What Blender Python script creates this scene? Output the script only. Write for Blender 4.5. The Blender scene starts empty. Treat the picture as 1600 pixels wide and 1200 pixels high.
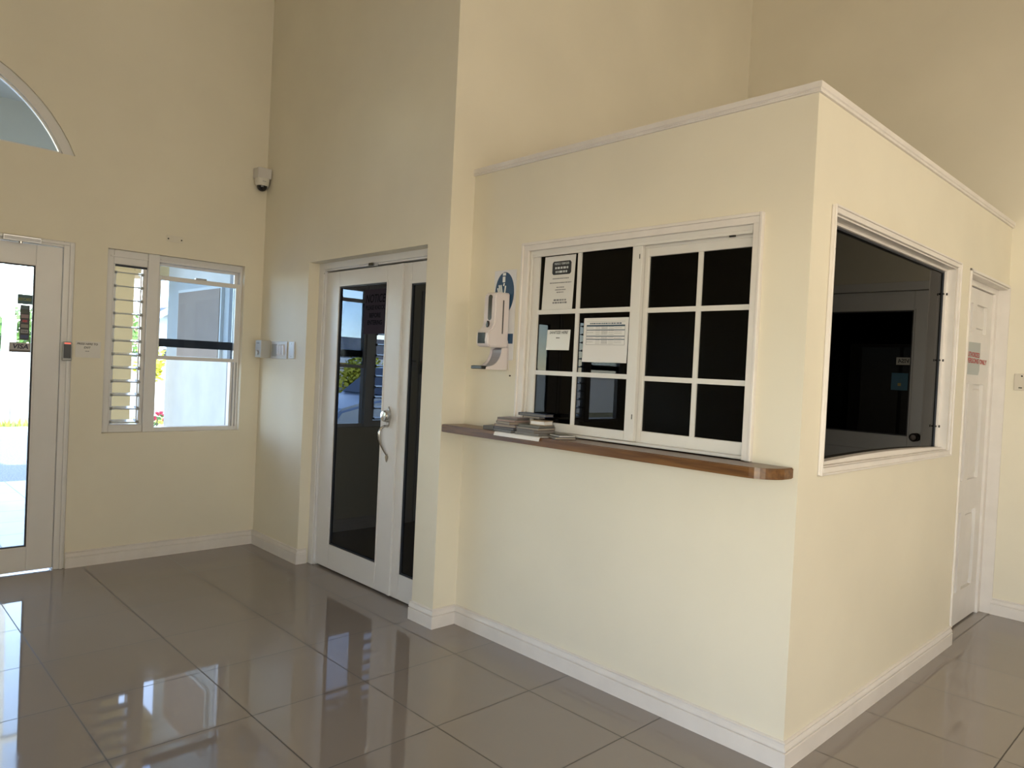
import bpy, bmesh, math, random
from mathutils import Vector, Matrix
random.seed(7)
SC = bpy.context.scene
COL = SC.collection
K = 0.8667            # survey units (tile = 0.6) -> metres (tile = 0.52)

# ------------------------------------------------------------------ camera
R2 = Vector((0.72130393, -0.69097617, 0.04767143))
U2 = Vector((-0.02145944, 0.04649957, 0.99868778))
FW = Vector((0.69228616, 0.72138043, -0.01871236))
cam_d = bpy.data.cameras.new('camera')
cam = bpy.data.objects.new('camera', cam_d)
COL.objects.link(cam)
mw = Matrix((R2, U2, -FW)).transposed().to_4x4()
mw.translation = Vector((-2.80412894, -6.1546282, 1.64019136)) * K
cam.matrix_world = mw
cam_d.sensor_fit = 'HORIZONTAL'
cam_d.sensor_width = 36.0
cam_d.lens = 1127.62 / 1600 * 36.0
cam_d.clip_start = 0.02
cam_d.clip_end = 400
SC.camera = cam

# ------------------------------------------------------------------ world, sun, daylight
SC.view_settings.view_transform = 'Standard'
SC.view_settings.look = 'None'
SC.view_settings.exposure = 0.0
SC.view_settings.gamma = 1.0
SC.view_settings.use_curve_mapping = False
wd = bpy.data.worlds.new('world')
SC.world = wd
wd.use_nodes = True
wn = wd.node_tree
wn.nodes.clear()
sky = wn.nodes.new('ShaderNodeTexSky')
sky.sky_type = 'NISHITA'
sky.sun_disc = False
sky.sun_elevation = math.radians(46)
sky.sun_rotation = math.radians(160)
sky.air_density = 1.0
sky.dust_density = 0.0
sky.ozone_density = 2.0
bg = wn.nodes.new('ShaderNodeBackground')
bg.inputs['Strength'].default_value = 1.45
wo = wn.nodes.new('ShaderNodeOutputWorld')
hz = wn.nodes.new('ShaderNodeHueSaturation')      # hazy, bright-cloud sky
hz.inputs['Saturation'].default_value = 0.8
wn.links.new(sky.outputs[0], hz.inputs['Color'])
wn.links.new(hz.outputs[0], bg.inputs[0])
wn.links.new(bg.outputs[0], wo.inputs[0])


def lamp(name, kind, loc, rot, energy, color, **kw):
    l = bpy.data.lights.new(name, kind)
    l.energy = energy
    l.color = color
    for k, v in kw.items():
        setattr(l, k, v)
    o = bpy.data.objects.new(name, l)
    o.location = Vector(loc) * K
    o.rotation_euler = rot
    COL.objects.link(o)
    return o


# sun from behind the building, so the forecourt lies in its shade
lamp('sun', 'SUN', (0, -8, 12), (math.radians(44), 0, math.radians(14)), 8.0, (1.0, 0.95, 0.86), angle=0.009)
# daylight entering by the glazed front behind the camera and by the side entrance
lamp('daylight_rear', 'AREA', (.2, -9.12, 2.8), (math.radians(90), 0, 0), 60, (1.0, 0.85, 0.68),
     shape='RECTANGLE', size=3.9 * K, size_y=1.5 * K)
lamp('daylight_side', 'AREA', (-4.95, -7.4, 1.35), (math.radians(90), 0, math.radians(-90)), 84, (1.0, 0.86, 0.68),
     shape='RECTANGLE', size=3.4 * K, size_y=2.3 * K)


# ------------------------------------------------------------------ materials
MATS = {}


def mat(name, color, rough=0.5, metal=0.0, spec=0.5, var=0.0, vscale=6.0, bump=0.0, bscale=60.0, emit=None):
    if name in MATS:
        return MATS[name]
    m = bpy.data.materials.new(name)
    m.use_nodes = True
    nt = m.node_tree
    b = nt.nodes['Principled BSDF']
    b.inputs['Base Color'].default_value = (*color, 1)
    b.inputs['Roughness'].default_value = rough
    b.inputs['Metallic'].default_value = metal
    b.inputs['Specular IOR Level'].default_value = spec
    tc = nt.nodes.new('ShaderNodeTexCoord')
    if var > 0:
        n = nt.nodes.new('ShaderNodeTexNoise')
        n.inputs['Scale'].default_value = vscale
        n.inputs['Detail'].default_value = 4
        nt.links.new(tc.outputs['Object'], n.inputs['Vector'])
        r = nt.nodes.new('ShaderNodeMapRange')
        r.inputs['From Min'].default_value = 0.3
        r.inputs['From Max'].default_value = 0.7
        r.inputs['To Min'].default_value = 1 - var
        r.inputs['To Max'].default_value = 1 + var * 0.4
        nt.links.new(n.outputs['Fac'], r.inputs['Value'])
        mx = nt.nodes.new('ShaderNodeMix')
        mx.data_type = 'RGBA'
        mx.blend_type = 'MULTIPLY'
        mx.inputs[0].default_value = 1
        mx.inputs[6].default_value = (*color, 1)
        nt.links.new(r.outputs['Result'], mx.inputs[7])
        nt.links.new(mx.outputs[2], b.inputs['Base Color'])
    if bump > 0:
        n2 = nt.nodes.new('ShaderNodeTexNoise')
        n2.inputs['Scale'].default_value = bscale
        n2.inputs['Detail'].default_value = 3
        nt.links.new(tc.outputs['Object'], n2.inputs['Vector'])
        bp = nt.nodes.new('ShaderNodeBump')
        bp.inputs['Strength'].default_value = bump
        bp.inputs['Distance'].default_value = 0.004
        nt.links.new(n2.outputs['Fac'], bp.inputs['Height'])
        nt.links.new(bp.outputs['Normal'], b.inputs['Normal'])
    if emit:
        b.inputs['Emission Color'].default_value = (*emit[0], 1)
        b.inputs['Emission Strength'].default_value = emit[1]
    MATS[name] = m
    return m


def glass(name, tint, ior=1.5, boost=0.0, coat=(1, 1, 1)):
    """thin pane: transparent with a tint, mirror reflection by Fresnel (plus a metallic film)"""
    if name in MATS:
        return MATS[name]
    m = bpy.data.materials.new(name)
    m.use_nodes = True
    nt = m.node_tree
    nt.nodes.clear()
    out = nt.nodes.new('ShaderNodeOutputMaterial')
    tr = nt.nodes.new('ShaderNodeBsdfTransparent')
    tr.inputs[0].default_value = (*tint, 1)
    gl = nt.nodes.new('ShaderNodeBsdfGlossy')
    gl.inputs['Roughness'].default_value = 0.0
    gl.inputs['Color'].default_value = (*coat, 1)
    fr = nt.nodes.new('ShaderNodeFresnel')
    fr.inputs['IOR'].default_value = ior
    mx = nt.nodes.new('ShaderNodeMixShader')
    if boost:
        ad = nt.nodes.new('ShaderNodeMath')
        ad.inputs[1].default_value = boost
        nt.links.new(fr.outputs[0], ad.inputs[0])
        nt.links.new(ad.outputs[0], mx.inputs[0])
    else:
        nt.links.new(fr.outputs[0], mx.inputs[0])
    nt.links.new(tr.outputs[0], mx.inputs[1])
    nt.links.new(gl.outputs[0], mx.inputs[2])
    nt.links.new(mx.outputs[0], out.inputs[0])
    MATS[name] = m
    return m


def tile_mat(name, color, grout, size, ox, oy, gw, rough, var=0.1, spec=0.5):
    """square tiles laid on the world grid; size and origin in survey units"""
    m = bpy.data.materials.new(name)
    m.use_nodes = True
    nt = m.node_tree
    b = nt.nodes['Principled BSDF']
    b.inputs['Roughness'].default_value = rough
    b.inputs['Specular IOR Level'].default_value = spec
    geo = nt.nodes.new('ShaderNodeNewGeometry')
    sep = nt.nodes.new('ShaderNodeSeparateXYZ')
    nt.links.new(geo.outputs['Position'], sep.inputs[0])

    def math_(op, a, bv=None, c=None):
        n = nt.nodes.new('ShaderNodeMath')
        n.operation = op
        for i, v in enumerate((a, bv, c)):
            if v is None:
                continue
            if isinstance(v, (int, float)):
                n.inputs[i].default_value = v
            else:
                nt.links.new(v, n.inputs[i])
        return n.outputs[0]
    masks, ids = [], []
    for ax, o in (('X', ox), ('Y', oy)):
        t = math_('MULTIPLY_ADD', sep.outputs[ax], 1 / (size * K), -o / size + 200)
        fr = math_('FRACT', t)
        d = math_('ABSOLUTE', math_('SUBTRACT', fr, 0.5))
        masks.append(math_('GREATER_THAN', d, 0.5 - gw / size / 2))
        ids.append(math_('FLOOR', t))
    g = math_('MAXIMUM', masks[0], masks[1])
    cx = nt.nodes.new('ShaderNodeCombineXYZ')
    nt.links.new(ids[0], cx.inputs[0])
    nt.links.new(ids[1], cx.inputs[1])
    wnz = nt.nodes.new('ShaderNodeTexWhiteNoise')
    nt.links.new(cx.outputs[0], wnz.inputs['Vector'])
    ns = nt.nodes.new('ShaderNodeTexNoise')
    ns.inputs['Scale'].default_value = 2.2
    ns.inputs['Detail'].default_value = 5
    nt.links.new(geo.outputs['Position'], ns.inputs['Vector'])
    v = math_('MULTIPLY_ADD', wnz.outputs['Value'], var * 0.5, 1 - var * 0.5)
    v = math_('MULTIPLY', v, math_('MULTIPLY_ADD', ns.outputs['Fac'], var, 1 - var * 0.5))
    mx = nt.nodes.new('ShaderNodeMix')
    mx.data_type = 'RGBA'
    mx.blend_type = 'MULTIPLY'
    mx.inputs[0].default_value = 1
    mx.inputs[6].default_value = (*color, 1)
    nt.links.new(v, mx.inputs[7])
    m2 = nt.nodes.new('ShaderNodeMix')
    m2.data_type = 'RGBA'
    nt.links.new(g, m2.inputs[0])
    nt.links.new(mx.outputs[2], m2.inputs[6])
    m2.inputs[7].default_value = (*grout, 1)
    nt.links.new(m2.outputs[2], b.inputs['Base Color'])
    rr = math_('MULTIPLY_ADD', g, 0.5, rough)
    # dull scuffs on the polish
    n3 = nt.nodes.new('ShaderNodeTexNoise')
    n3.inputs['Scale'].default_value = 3.5
    n3.inputs['Detail'].default_value = 8
    nt.links.new(geo.outputs['Position'], n3.inputs['Vector'])
    sc = math_('MULTIPLY', math_('MAXIMUM', math_('SUBTRACT', n3.outputs['Fac'], 0.52), 0.0), 0.35)
    nt.links.new(math_('ADD', rr, sc), b.inputs['Roughness'])
    MATS[name] = m
    return m


def wood_mat(name, c1, c2, rough=0.35):
    m = bpy.data.materials.new(name)
    m.use_nodes = True
    nt = m.node_tree
    b = nt.nodes['Principled BSDF']
    b.inputs['Roughness'].default_value = rough
    tc = nt.nodes.new('ShaderNodeTexCoord')
    mp = nt.nodes.new('ShaderNodeMapping')
    mp.inputs['Scale'].default_value = (30, 1.6, 30)
    nt.links.new(tc.outputs['Object'], mp.inputs[0])
    n = nt.nodes.new('ShaderNodeTexNoise')
    n.inputs['Scale'].default_value = 2.0
    n.inputs['Detail'].default_value = 6
    n.inputs['Distortion'].default_value = 0.6
    nt.links.new(mp.outputs[0], n.inputs['Vector'])
    r = nt.nodes.new('ShaderNodeValToRGB')
    r.color_ramp.elements[0].position = 0.35
    r.color_ramp.elements[0].color = (*c1, 1)
    r.color_ramp.elements[1].position = 0.65
    r.color_ramp.elements[1].color = (*c2, 1)
    nt.links.new(n.outputs['Fac'], r.inputs[0])
    nt.links.new(r.outputs[0], b.inputs['Base Color'])
    MATS[name] = m
    return m


PAINT = mat('cream_paint', (0.78, 0.73, 0.60), 0.62, var=0.05, vscale=1.7, bump=0.05, bscale=90)
CEIL = mat('ceiling_paint', (0.80, 0.74, 0.62), 0.8)
TRIMW = mat('white_gloss_paint', (0.76, 0.72, 0.68), 0.4, var=0.06, vscale=7)
UPVC = mat('white_upvc', (0.74, 0.73, 0.72), 0.32, var=0.03, vscale=5)
ALU = mat('white_aluminium', (0.72, 0.70, 0.66), 0.38, var=0.04, vscale=5)
DOORW = mat('white_door_paint', (0.76, 0.73, 0.70), 0.42, var=0.07, vscale=4)
GASK = mat('black_gasket', (0.02, 0.024, 0.035), 0.5)
PLAST = mat('white_plastic', (0.70, 0.70, 0.72), 0.35)
GREYP = mat('grey_plastic', (0.36, 0.37, 0.37), 0.4)
PINKP = mat('dispenser_plastic', (0.72, 0.66, 0.66), 0.22)
BLACKP = mat('black_plastic', (0.012, 0.013, 0.015), 0.25)
CHROME = mat('satin_steel', (0.55, 0.53, 0.50), 0.18, metal=1.0)
ALUR = mat('brushed_aluminium', (0.55, 0.56, 0.58), 0.32, metal=0.8)
PAPER = mat('white_paper', (0.74, 0.72, 0.70), 0.55)
PAPERS = mat('paper_in_sleeve', (0.70, 0.68, 0.64), 0.25)
INK = mat('black_ink', (0.02, 0.02, 0.022), 0.6)
INKG = mat('grey_ink', (0.18, 0.18, 0.19), 0.6)
INKB = mat('blue_ink', (0.03, 0.07, 0.11), 0.6)
INKR = mat('red_ink', (0.50, 0.05, 0.05), 0.6)
BLUE = mat('sign_blue', (0.01, 0.055, 0.13), 0.3)
WOOD = wood_mat('varnished_wood', (0.095, 0.040, 0.014), (0.20, 0.094, 0.030), 0.28)
FLOOR = tile_mat('polished_floor_tile', (0.265, 0.235, 0.212), (0.06, 0.052, 0.046), 0.6, -0.1387, -0.611, 0.006, 0.035, 0.10, 0.8)
PLAZA = tile_mat('forecourt_tile', (0.46, 0.48, 0.50), (0.35, 0.36, 0.37), 0.55, -1.69, 0.35, 0.012, 0.35, 0.1)
G_CLEAR = glass('clear_glass', (0.93, 0.96, 0.96), 1.3)
G_TINT = glass('tinted_glass', (0.84, 0.885, 0.93), 1.2)
G_DARK = glass('dark_glass', (0.04, 0.045, 0.05), 1.28)
G_SIDE = glass('dark_side_glass', (0.03, 0.03, 0.03), 1.13)
G_BLACK = glass('black_glass', (0.04, 0.04, 0.045), 1.1)
G_FILM = glass('mirror_film_glass', (0.08, 0.09, 0.12), 1.45, 0.02, (0.75, 0.85, 1.0))
G_LOUV = mat('louver_glass', (0.30, 0.32, 0.33), 0.12, spec=0.4)


# ------------------------------------------------------------------ mesh helpers
class MB:
    def __init__(s):
        s.bm = bmesh.new()

    def face(s, pts):
        vs = [s.bm.verts.new(p) for p in pts]
        return s.bm.faces.new(vs)

    def box(s, x0, x1, y0, y1, z0, z1, bev=0.0, seg=2):
        if x0 > x1: x0, x1 = x1, x0
        if y0 > y1: y0, y1 = y1, y0
        if z0 > z1: z0, z1 = z1, z0
        t = bmesh.new()
        bmesh.ops.create_cube(t, size=1)
        for v in t.verts:
            v.co = Vector(((x0 + x1) / 2 + v.co.x * (x1 - x0), (y0 + y1) / 2 + v.co.y * (y1 - y0), (z0 + z1) / 2 + v.co.z * (z1 - z0)))
        if bev:
            bmesh.ops.bevel(t, geom=t.edges[:], offset=bev, segments=seg, affect='EDGES', profile=0.5, clamp_overlap=True)
        s.add(t)
        return s

    def add(s, t, M=None):
        me = bpy.data.meshes.new('tmp')
        t.to_mesh(me)
        t.free()
        if M is not None:
            me.transform(M)
        s.bm.from_mesh(me)
        bpy.data.meshes.remove(me)
        return s

    def prism(s, poly, axis, a, b, bev=0.0, seg=2):
        """extrude polygon along axis; poly coords are the other two axes in xyz order"""
        t = bmesh.new()

        def P(p, h):
            return {'x': (h, p[0], p[1]), 'y': (p[0], h, p[1]), 'z': (p[0], p[1], h)}[axis]
        A = [t.verts.new(P(p, a)) for p in poly]
        B = [t.verts.new(P(p, b)) for p in poly]
        n = len(poly)
        t.faces.new(A)
        t.faces.new(B[::-1])
        for i in range(n):
            t.faces.new((A[i], A[(i + 1) % n], B[(i + 1) % n], B[i]))
        bmesh.ops.recalc_face_normals(t, faces=t.faces[:])
        if bev:
            es = [e for e in t.edges if e.calc_face_angle(0) > 0.5]
            bmesh.ops.bevel(t, geom=es, offset=bev, segments=seg, affect='EDGES', clamp_overlap=True)
        s.add(t)
        return s

    def cyl(s, p, q, r0, r1=None, n=20, caps=True):
        r1 = r0 if r1 is None else r1
        p, q = Vector(p), Vector(q)
        d = (q - p)
        z = d.normalized()
        x = z.orthogonal().normalized()
        y = z.cross(x)
        t = bmesh.new()
        A, B = [], []
        for i in range(n):
            a = 2 * math.pi * i / n
            u = x * math.cos(a) + y * math.sin(a)
            A.append(t.verts.new(p + u * r0))
            B.append(t.verts.new(q + u * r1))
        for i in range(n):
            t.faces.new((A[i], A[(i + 1) % n], B[(i + 1) % n], B[i]))
        if caps:
            t.faces.new(A[::-1])
            t.faces.new(B)
        s.add(t)
        return s

    def lathe(s, base, axis, prof, n=28):
        """prof: list of (radius, height along axis)"""
        z = Vector(axis).normalized()
        x = z.orthogonal().normalized()
        y = z.cross(x)
        base = Vector(base)
        t = bmesh.new()
        rings = []
        for r, h in prof:
            if r < 1e-6:
                rings.append([t.verts.new(base + z * h)])
            else:
                rings.append([t.verts.new(base + z * h + (x * math.cos(2 * math.pi * i / n) + y * math.sin(2 * math.pi * i / n)) * r) for i in range(n)])
        for a, b in zip(rings, rings[1:]):
            for i in range(n):
                j = (i + 1) % n
                if len(a) == 1 and len(b) == 1:
                    continue
                if len(a) == 1:
                    t.faces.new((a[0], b[j], b[i]))
                elif len(b) == 1:
                    t.faces.new((a[i], a[j], b[0]))
                else:
                    t.faces.new((a[i], a[j], b[j], b[i]))
        bmesh.ops.recalc_face_normals(t, faces=t.faces[:])
        s.add(t)
        return s

    def tube(s, pts, r, n=10, closed=False):
        pts = [Vector(p) for p in pts]
        rs = r if isinstance(r, (list, tuple)) else [r] * len(pts)
        t = bmesh.new()
        rings = []
        px = None
        for i, p in enumerate(pts):
            d = (pts[min(i + 1, len(pts) - 1)] - pts[max(i - 1, 0)]).normalized()
            x = d.orthogonal().normalized() if px is None else (px - d * px.dot(d)).normalized()
            px = x
            y = d.cross(x)
            rings.append([t.verts.new(p + (x * math.cos(2 * math.pi * k / n) + y * math.sin(2 * math.pi * k / n)) * rs[i]) for k in range(n)])
        for a, b in zip(rings, rings[1:]):
            for k in range(n):
                t.faces.new((a[k], a[(k + 1) % n], b[(k + 1) % n], b[k]))
        t.faces.new(rings[0][::-1])
        t.faces.new(rings[-1])
        bmesh.ops.recalc_face_normals(t, faces=t.faces[:])
        s.add(t)
        return s

    def sweep(s, path, prof, side=1, closed=False):
        """sweep wall profile (offset, height) along an XY polyline; side=+1 offsets to the left of travel"""
        pts = [Vector((p[0], p[1])) for p in path]
        n = len(pts)
        t = bmesh.new()
        rows = []
        for i, p in enumerate(pts):
            d0 = (p - pts[i - 1]).normalized() if i > 0 else None
            d1 = (pts[i + 1] - p).normalized() if i < n - 1 else None
            d0 = d0 or d1
            d1 = d1 or d0
            n0 = Vector((-d0.y, d0.x)) * side
            n1 = Vector((-d1.y, d1.x)) * side
            b = n0 + n1
            b = b / b.dot(n0) if b.length > 1e-6 else n0
            rows.append([t.verts.new((p.x + b.x * o, p.y + b.y * o, h)) for o, h in prof])
        m = len(prof)
        for a, b in zip(rows, rows[1:]):
            for k in range(m - 1):
                t.faces.new((a[k], a[k + 1], b[k + 1], b[k]))
            t.faces.new((a[m - 1], a[0], b[0], b[m - 1]))
        t.faces.new(rows[0])
        t.faces.new(rows[-1][::-1])
        bmesh.ops.recalc_face_normals(t, faces=t.faces[:])
        s.add(t)
        return s

    def frame(s, axis, u0, u1, z0, z1, w, d0, d1, bev=0.0, sides='lrtb'):
        """rectangular frame in the wall plane; axis = wall normal; w = width or (l,r,t,b)"""
        l, r, tp, b = w if isinstance(w, tuple) else (w,) * 4

        def bx(a0, a1, c0, c1):
            if axis == 'y':
                s.box(a0, a1, d0, d1, c0, c1, bev)
            else:
                s.box(d0, d1, a0, a1, c0, c1, bev)
        if 'l' in sides: bx(u0, u0 + l, z0, z1)
        if 'r' in sides: bx(u1 - r, u1, z0, z1)
        ul = u0 + l if 'l' in sides else u0
        ur = u1 - r if 'r' in sides else u1
        if 't' in sides: bx(ul, ur, z1 - tp, z1)
        if 'b' in sides: bx(ul, ur, z0, z0 + b)
        return s

    def slab(s, axis, p0, p1, u0, u1, z0, z1, holes):
        """wall slab with rectangular openings (u0,u1,z0,z1)"""
        us = sorted({u0, u1, *[h[0] for h in holes], *[h[1] for h in holes]})
        zs = sorted({z0, z1, *[h[2] for h in holes], *[h[3] for h in holes]})
        us = [u for u in us if u0 <= u <= u1]
        zs = [z for z in zs if z0 <= z <= z1]
        nu, nz = len(us) - 1, len(zs) - 1

        def solid(i, j):
            if i < 0 or j < 0 or i >= nu or j >= nz:
                return False
            cu, cz = (us[i] + us[i + 1]) / 2, (zs[j] + zs[j + 1]) / 2
            return not any(h[0] < cu < h[1] and h[2] < cz < h[3] for h in holes)

        def P(u, z, p):
            return (u, p, z) if axis == 'y' else (p, u, z)
        t = bmesh.new()

        def q(*pts):
            t.faces.new([t.verts.new(x) for x in pts])
        for i in range(nu):
            for j in range(nz):
                if not solid(i, j):
                    continue
                a, b, c, d = us[i], us[i + 1], zs[j], zs[j + 1]
                for p in (p0, p1):
                    q(P(a, c, p), P(b, c, p), P(b, d, p), P(a, d, p))
                if not solid(i - 1, j): q(P(a, c, p0), P(a, d, p0), P(a, d, p1), P(a, c, p1))
                if not solid(i + 1, j): q(P(b, c, p0), P(b, d, p0), P(b, d, p1), P(b, c, p1))
                if not solid(i, j - 1): q(P(a, c, p0), P(b, c, p0), P(b, c, p1), P(a, c, p1))
                if not solid(i, j + 1): q(P(a, d, p0), P(b, d, p0), P(b, d, p1), P(a, d, p1))
        bmesh.ops.remove_doubles(t, verts=t.verts[:], dist=1e-5)
        bmesh.ops.recalc_face_normals(t, faces=t.faces[:])
        s.add(t)
        return s


def obj(name, mb, m, parent=None, loc=None, smooth=False):
    """link a mesh built in survey coordinates; parts take the origin of their root thing"""
    base = Vector((0, 0, 0))
    if parent is not None:
        r = parent
        while r.parent is not None:
            r = r.parent
        base = Vector(r['_b']) if '_b' in r else r.location / K
    elif loc is not None:
        base = Vector(loc)
    me = bpy.data.meshes.new(name)
    mb.bm.to_mesh(me)
    mb.bm.free()
    me.transform(Matrix.Translation(-base))
    me.transform(Matrix.Diagonal((K, K, K, 1)))
    me.materials.append(m)
    if smooth:
        for p in me.polygons:
            p.use_smooth = True
        try:
            me.set_sharp_from_angle(angle=math.radians(38))
        except Exception:
            pass
    o = bpy.data.objects.new(name, me)
    COL.objects.link(o)
    if parent is not None:
        o.parent = parent
    else:
        o.location = base * K
    return o


def tag(o, label, cat, group=None, kind=None):
    o['label'] = label
    o['category'] = cat
    if group: o['group'] = group
    if kind: o['kind'] = kind
    return o


def thing(name, label, cat, loc, group=None, kind=None):
    o = bpy.data.objects.new(name, None)
    o.empty_display_size = 0.05
    COL.objects.link(o)
    o.location = Vector(loc) * K
    return tag(o, label, cat, group, kind)


def struct(name, mb, m, label, cat, loc=None, smooth=False):
    return tag(obj(name, mb, m, None, loc, smooth), label, cat, kind='structure')


def text(name, body, center, right, up, width, height, m, parent, shear=0.0, bold=0.0, normal_off=0.0006):
    """writing as a flat mesh fitted to width x height, read along 'right'"""
    cu = bpy.data.curves.new('txt', 'FONT')
    cu.body = body
    cu.align_x = 'CENTER'
    cu.shear = shear
    cu.offset = bold
    cu.resolution_u = 3
    to = bpy.data.objects.new('txt', cu)
    COL.objects.link(to)
    bpy.context.view_layer.update()
    me = bpy.data.meshes.new_from_object(to.evaluated_get(bpy.context.evaluated_depsgraph_get()))
    bpy.data.objects.remove(to)
    bpy.data.curves.remove(cu)
    xs = [v.co.x for v in me.vertices]
    ys = [v.co.y for v in me.vertices]
    x0, x1, y0, y1 = min(xs), max(xs), min(ys), max(ys)
    right, up, c = Vector(right).normalized(), Vector(up).normalized(), Vector(center)
    nrm = right.cross(up)
    mb = MB()
    for v in me.vertices:
        a = ((v.co.x - x0) / (x1 - x0) - 0.5) * width
        b = ((v.co.y - y0) / (y1 - y0) - 0.5) * height
        v.co = c + right * a + up * b + nrm * normal_off
    mb.bm.from_mesh(me)
    bpy.data.meshes.remove(me)
    return obj(name, mb, m, parent)


def strokes(mb, c, right, up, rows, h, seed=0, off=0.0006):
    """lines of print too small to read: broken strokes. rows = (centre offset u, v, length)"""
    rnd = random.Random(seed)
    right, up, c = Vector(right), Vector(up), Vector(c)
    n = right.cross(up)
    for u, v, L in rows:
        x = -L / 2
        while x < L / 2:
            w = min(rnd.uniform(0.6, 2.4) * h, L / 2 - x)
            if w > 0.2 * h:
                a = [c + right * (u + x) + up * (v - h / 2), c + right * (u + x + w) + up * (v - h / 2),
                     c + right * (u + x + w) + up * (v + h / 2), c + right * (u + x) + up * (v + h / 2)]
                mb.face([p + n * off for p in a])
            x += w + 0.45 * h
    return mb


def disc(c, right, up, ru, rv, n=40, off=0.0):
    right, up, c = Vector(right), Vector(up), Vector(c)
    nn = right.cross(up)
    return [c + right * math.cos(2 * math.pi * i / n) * ru + up * math.sin(2 * math.pi * i / n) * rv + nn * off for i in range(n)]


# plan of the place (survey units)
XF, YP, YC, XD = 0.184, -2.612, -4.81, 3.531
YS, XW, H = -9.2, -5.0, 5.9
BB, BT = 0.121, 0.018
AX, AU = (1, 0, 0), (0, 0, 1)       # reading directions on walls facing -Y
BX = (0, -1, 0)                     # on walls facing -X

# ------------------------------------------------------------------ room shell
struct('floor', MB().box(XW - .2, XD + .2, YS - .2, .1, -.06, 0), FLOOR, 'polished grey-brown square tile floor of the lobby', 'floor')
struct('ceiling', MB().box(XW - .2, XD + .2, YS - .2, .2, H, H + .15), CEIL, 'high cream ceiling above the lobby', 'ceiling')

# entry facade (wall_left)
ARC_C, ARC_R, ARC_Z = (-2.5, 2.659), 1.103, 3.067
W1 = (-1.235, -.165, 1.009, 2.43)
W5 = (-4.835, -3.765, 1.009, 2.43)
D1 = (-3.545, -1.455, 0.0, 2.432)
AH = 1.025
mb = MB().slab('y', 0, .16, XW - .2, XD + .2, 0, H, [W1, W5, D1, (-2.5 - AH, -2.5 + AH, ARC_Z, ARC_C[1] + ARC_R)])
NA = 24
a0 = math.asin((ARC_Z - ARC_C[1]) / ARC_R)
arc = [(ARC_C[0] + ARC_R * math.cos(a0 + (math.pi - 2 * a0) * i / NA), ARC_C[1] + ARC_R * math.sin(a0 + (math.pi - 2 * a0) * i / NA)) for i in range(NA + 1)]
ztop = ARC_C[1] + ARC_R
mid = NA // 2
mb.prism(arc[:mid + 1] + [(-2.5 + AH, ztop)], 'y', 0, .16)
mb.prism(arc[mid:] + [(-2.5 - AH, ztop)], 'y', 0, .16)
struct('wall_left', mb, PAINT, 'tall cream entry wall on the left with glass doors, louvre window and arched fanlight', 'wall')

# wall with the tinted double door, and the return above the booth
DB = (-2.39, -.829, 0.0, 2.425)
struct('wall_center', MB().slab('x', 0, .2, YP, 0, 0, H, [DB]), PAINT, 'cream wall holding the tinted double door, left of the booth', 'wall')
struct('wall_return', MB().slab('y', YP, YP + .15, .2, XD, 0, H, []), PAINT, 'bright cream wall rising behind and above the booth', 'wall')
D4 = (-6.22, -5.14, 0, 2.46)
struct('wall_right', MB().slab('x', XD, XD + .16, YS - .2, 0, 0, H, [D4]), PAINT, 'shaded cream end wall behind the booth at the far right', 'wall')
struct('wall_rear', MB().slab('y', YS - .16, YS, XW - .2, XD, 0, H, [(-1.8, 2.2, 2.0, 3.6)]), PAINT, 'cream wall behind the viewer with a high window', 'wall')
DW = (-2.39, -.829, 0.0, 2.425)
struct('wall_west', MB().slab('x', XW - .16, XW, YS, 0, 0, H, [(-9.0, -5.8, .2, 2.5)]), PAINT, 'cream wall opposite the booth, out of frame', 'wall')

struct('wall_light_block', MB().box(XW, -4.05, -5.65, -5.5, 0, 1.9), PAINT, 'low cream screen added out of frame to shade the lower entry wall', 'wall')  # unseen blocker added to keep the side lamp off the lower entry wall
# booth
W2 = (-4.56, -3.14, 1.27, 2.35)
W3 = (.405, 2.235, 1.272, 2.40)
D3 = (2.53, XD, 0, 2.42)
ZT = 2.863
struct('wall_booth_front', MB().slab('x', XF, XF + .12, YC + .12, YP, 0, ZT + .02, [W2]), PAINT, 'cream front wall of the enquiry booth with counter and sliding window', 'wall')
struct('wall_booth_side', MB().slab('y', YC, YC + .12, XF, XD, 0, ZT + .02, [W3, D3]), PAINT, 'cream side wall of the booth with one large dark pane', 'wall')
struct('ceiling_booth', MB().box(XF + .12, XD, YC + .12, YP, ZT - .06, ZT), mat('dark_lid', (.16, .12, .08), .9), 'flat dark lid over the booth behind its capping', 'ceiling')  # lid colour darkened to cut bounce and strengthen the shade on the wall above

# capping on the booth
prof = [(0, ZT), (.012, ZT), (.014, ZT + .006), (.010, ZT + .010), (.010, ZT + .014), (.016, ZT + .018), (.016, ZT + .042), (.0, ZT + .044)]
mb = MB().sweep([(XF, YP - .001), (XF, YC), (XD - .001, YC)], prof, side=-1)
mb.box(XF, XF + .12, YC + .06, YP - .001, ZT + .02, ZT + .042).box(XF, XD - .001, YC, YC + .12, ZT + .02, ZT + .0425)
struct('trim_1', mb, TRIMW, 'white moulded capping along the top of the booth', 'trim')

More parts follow.
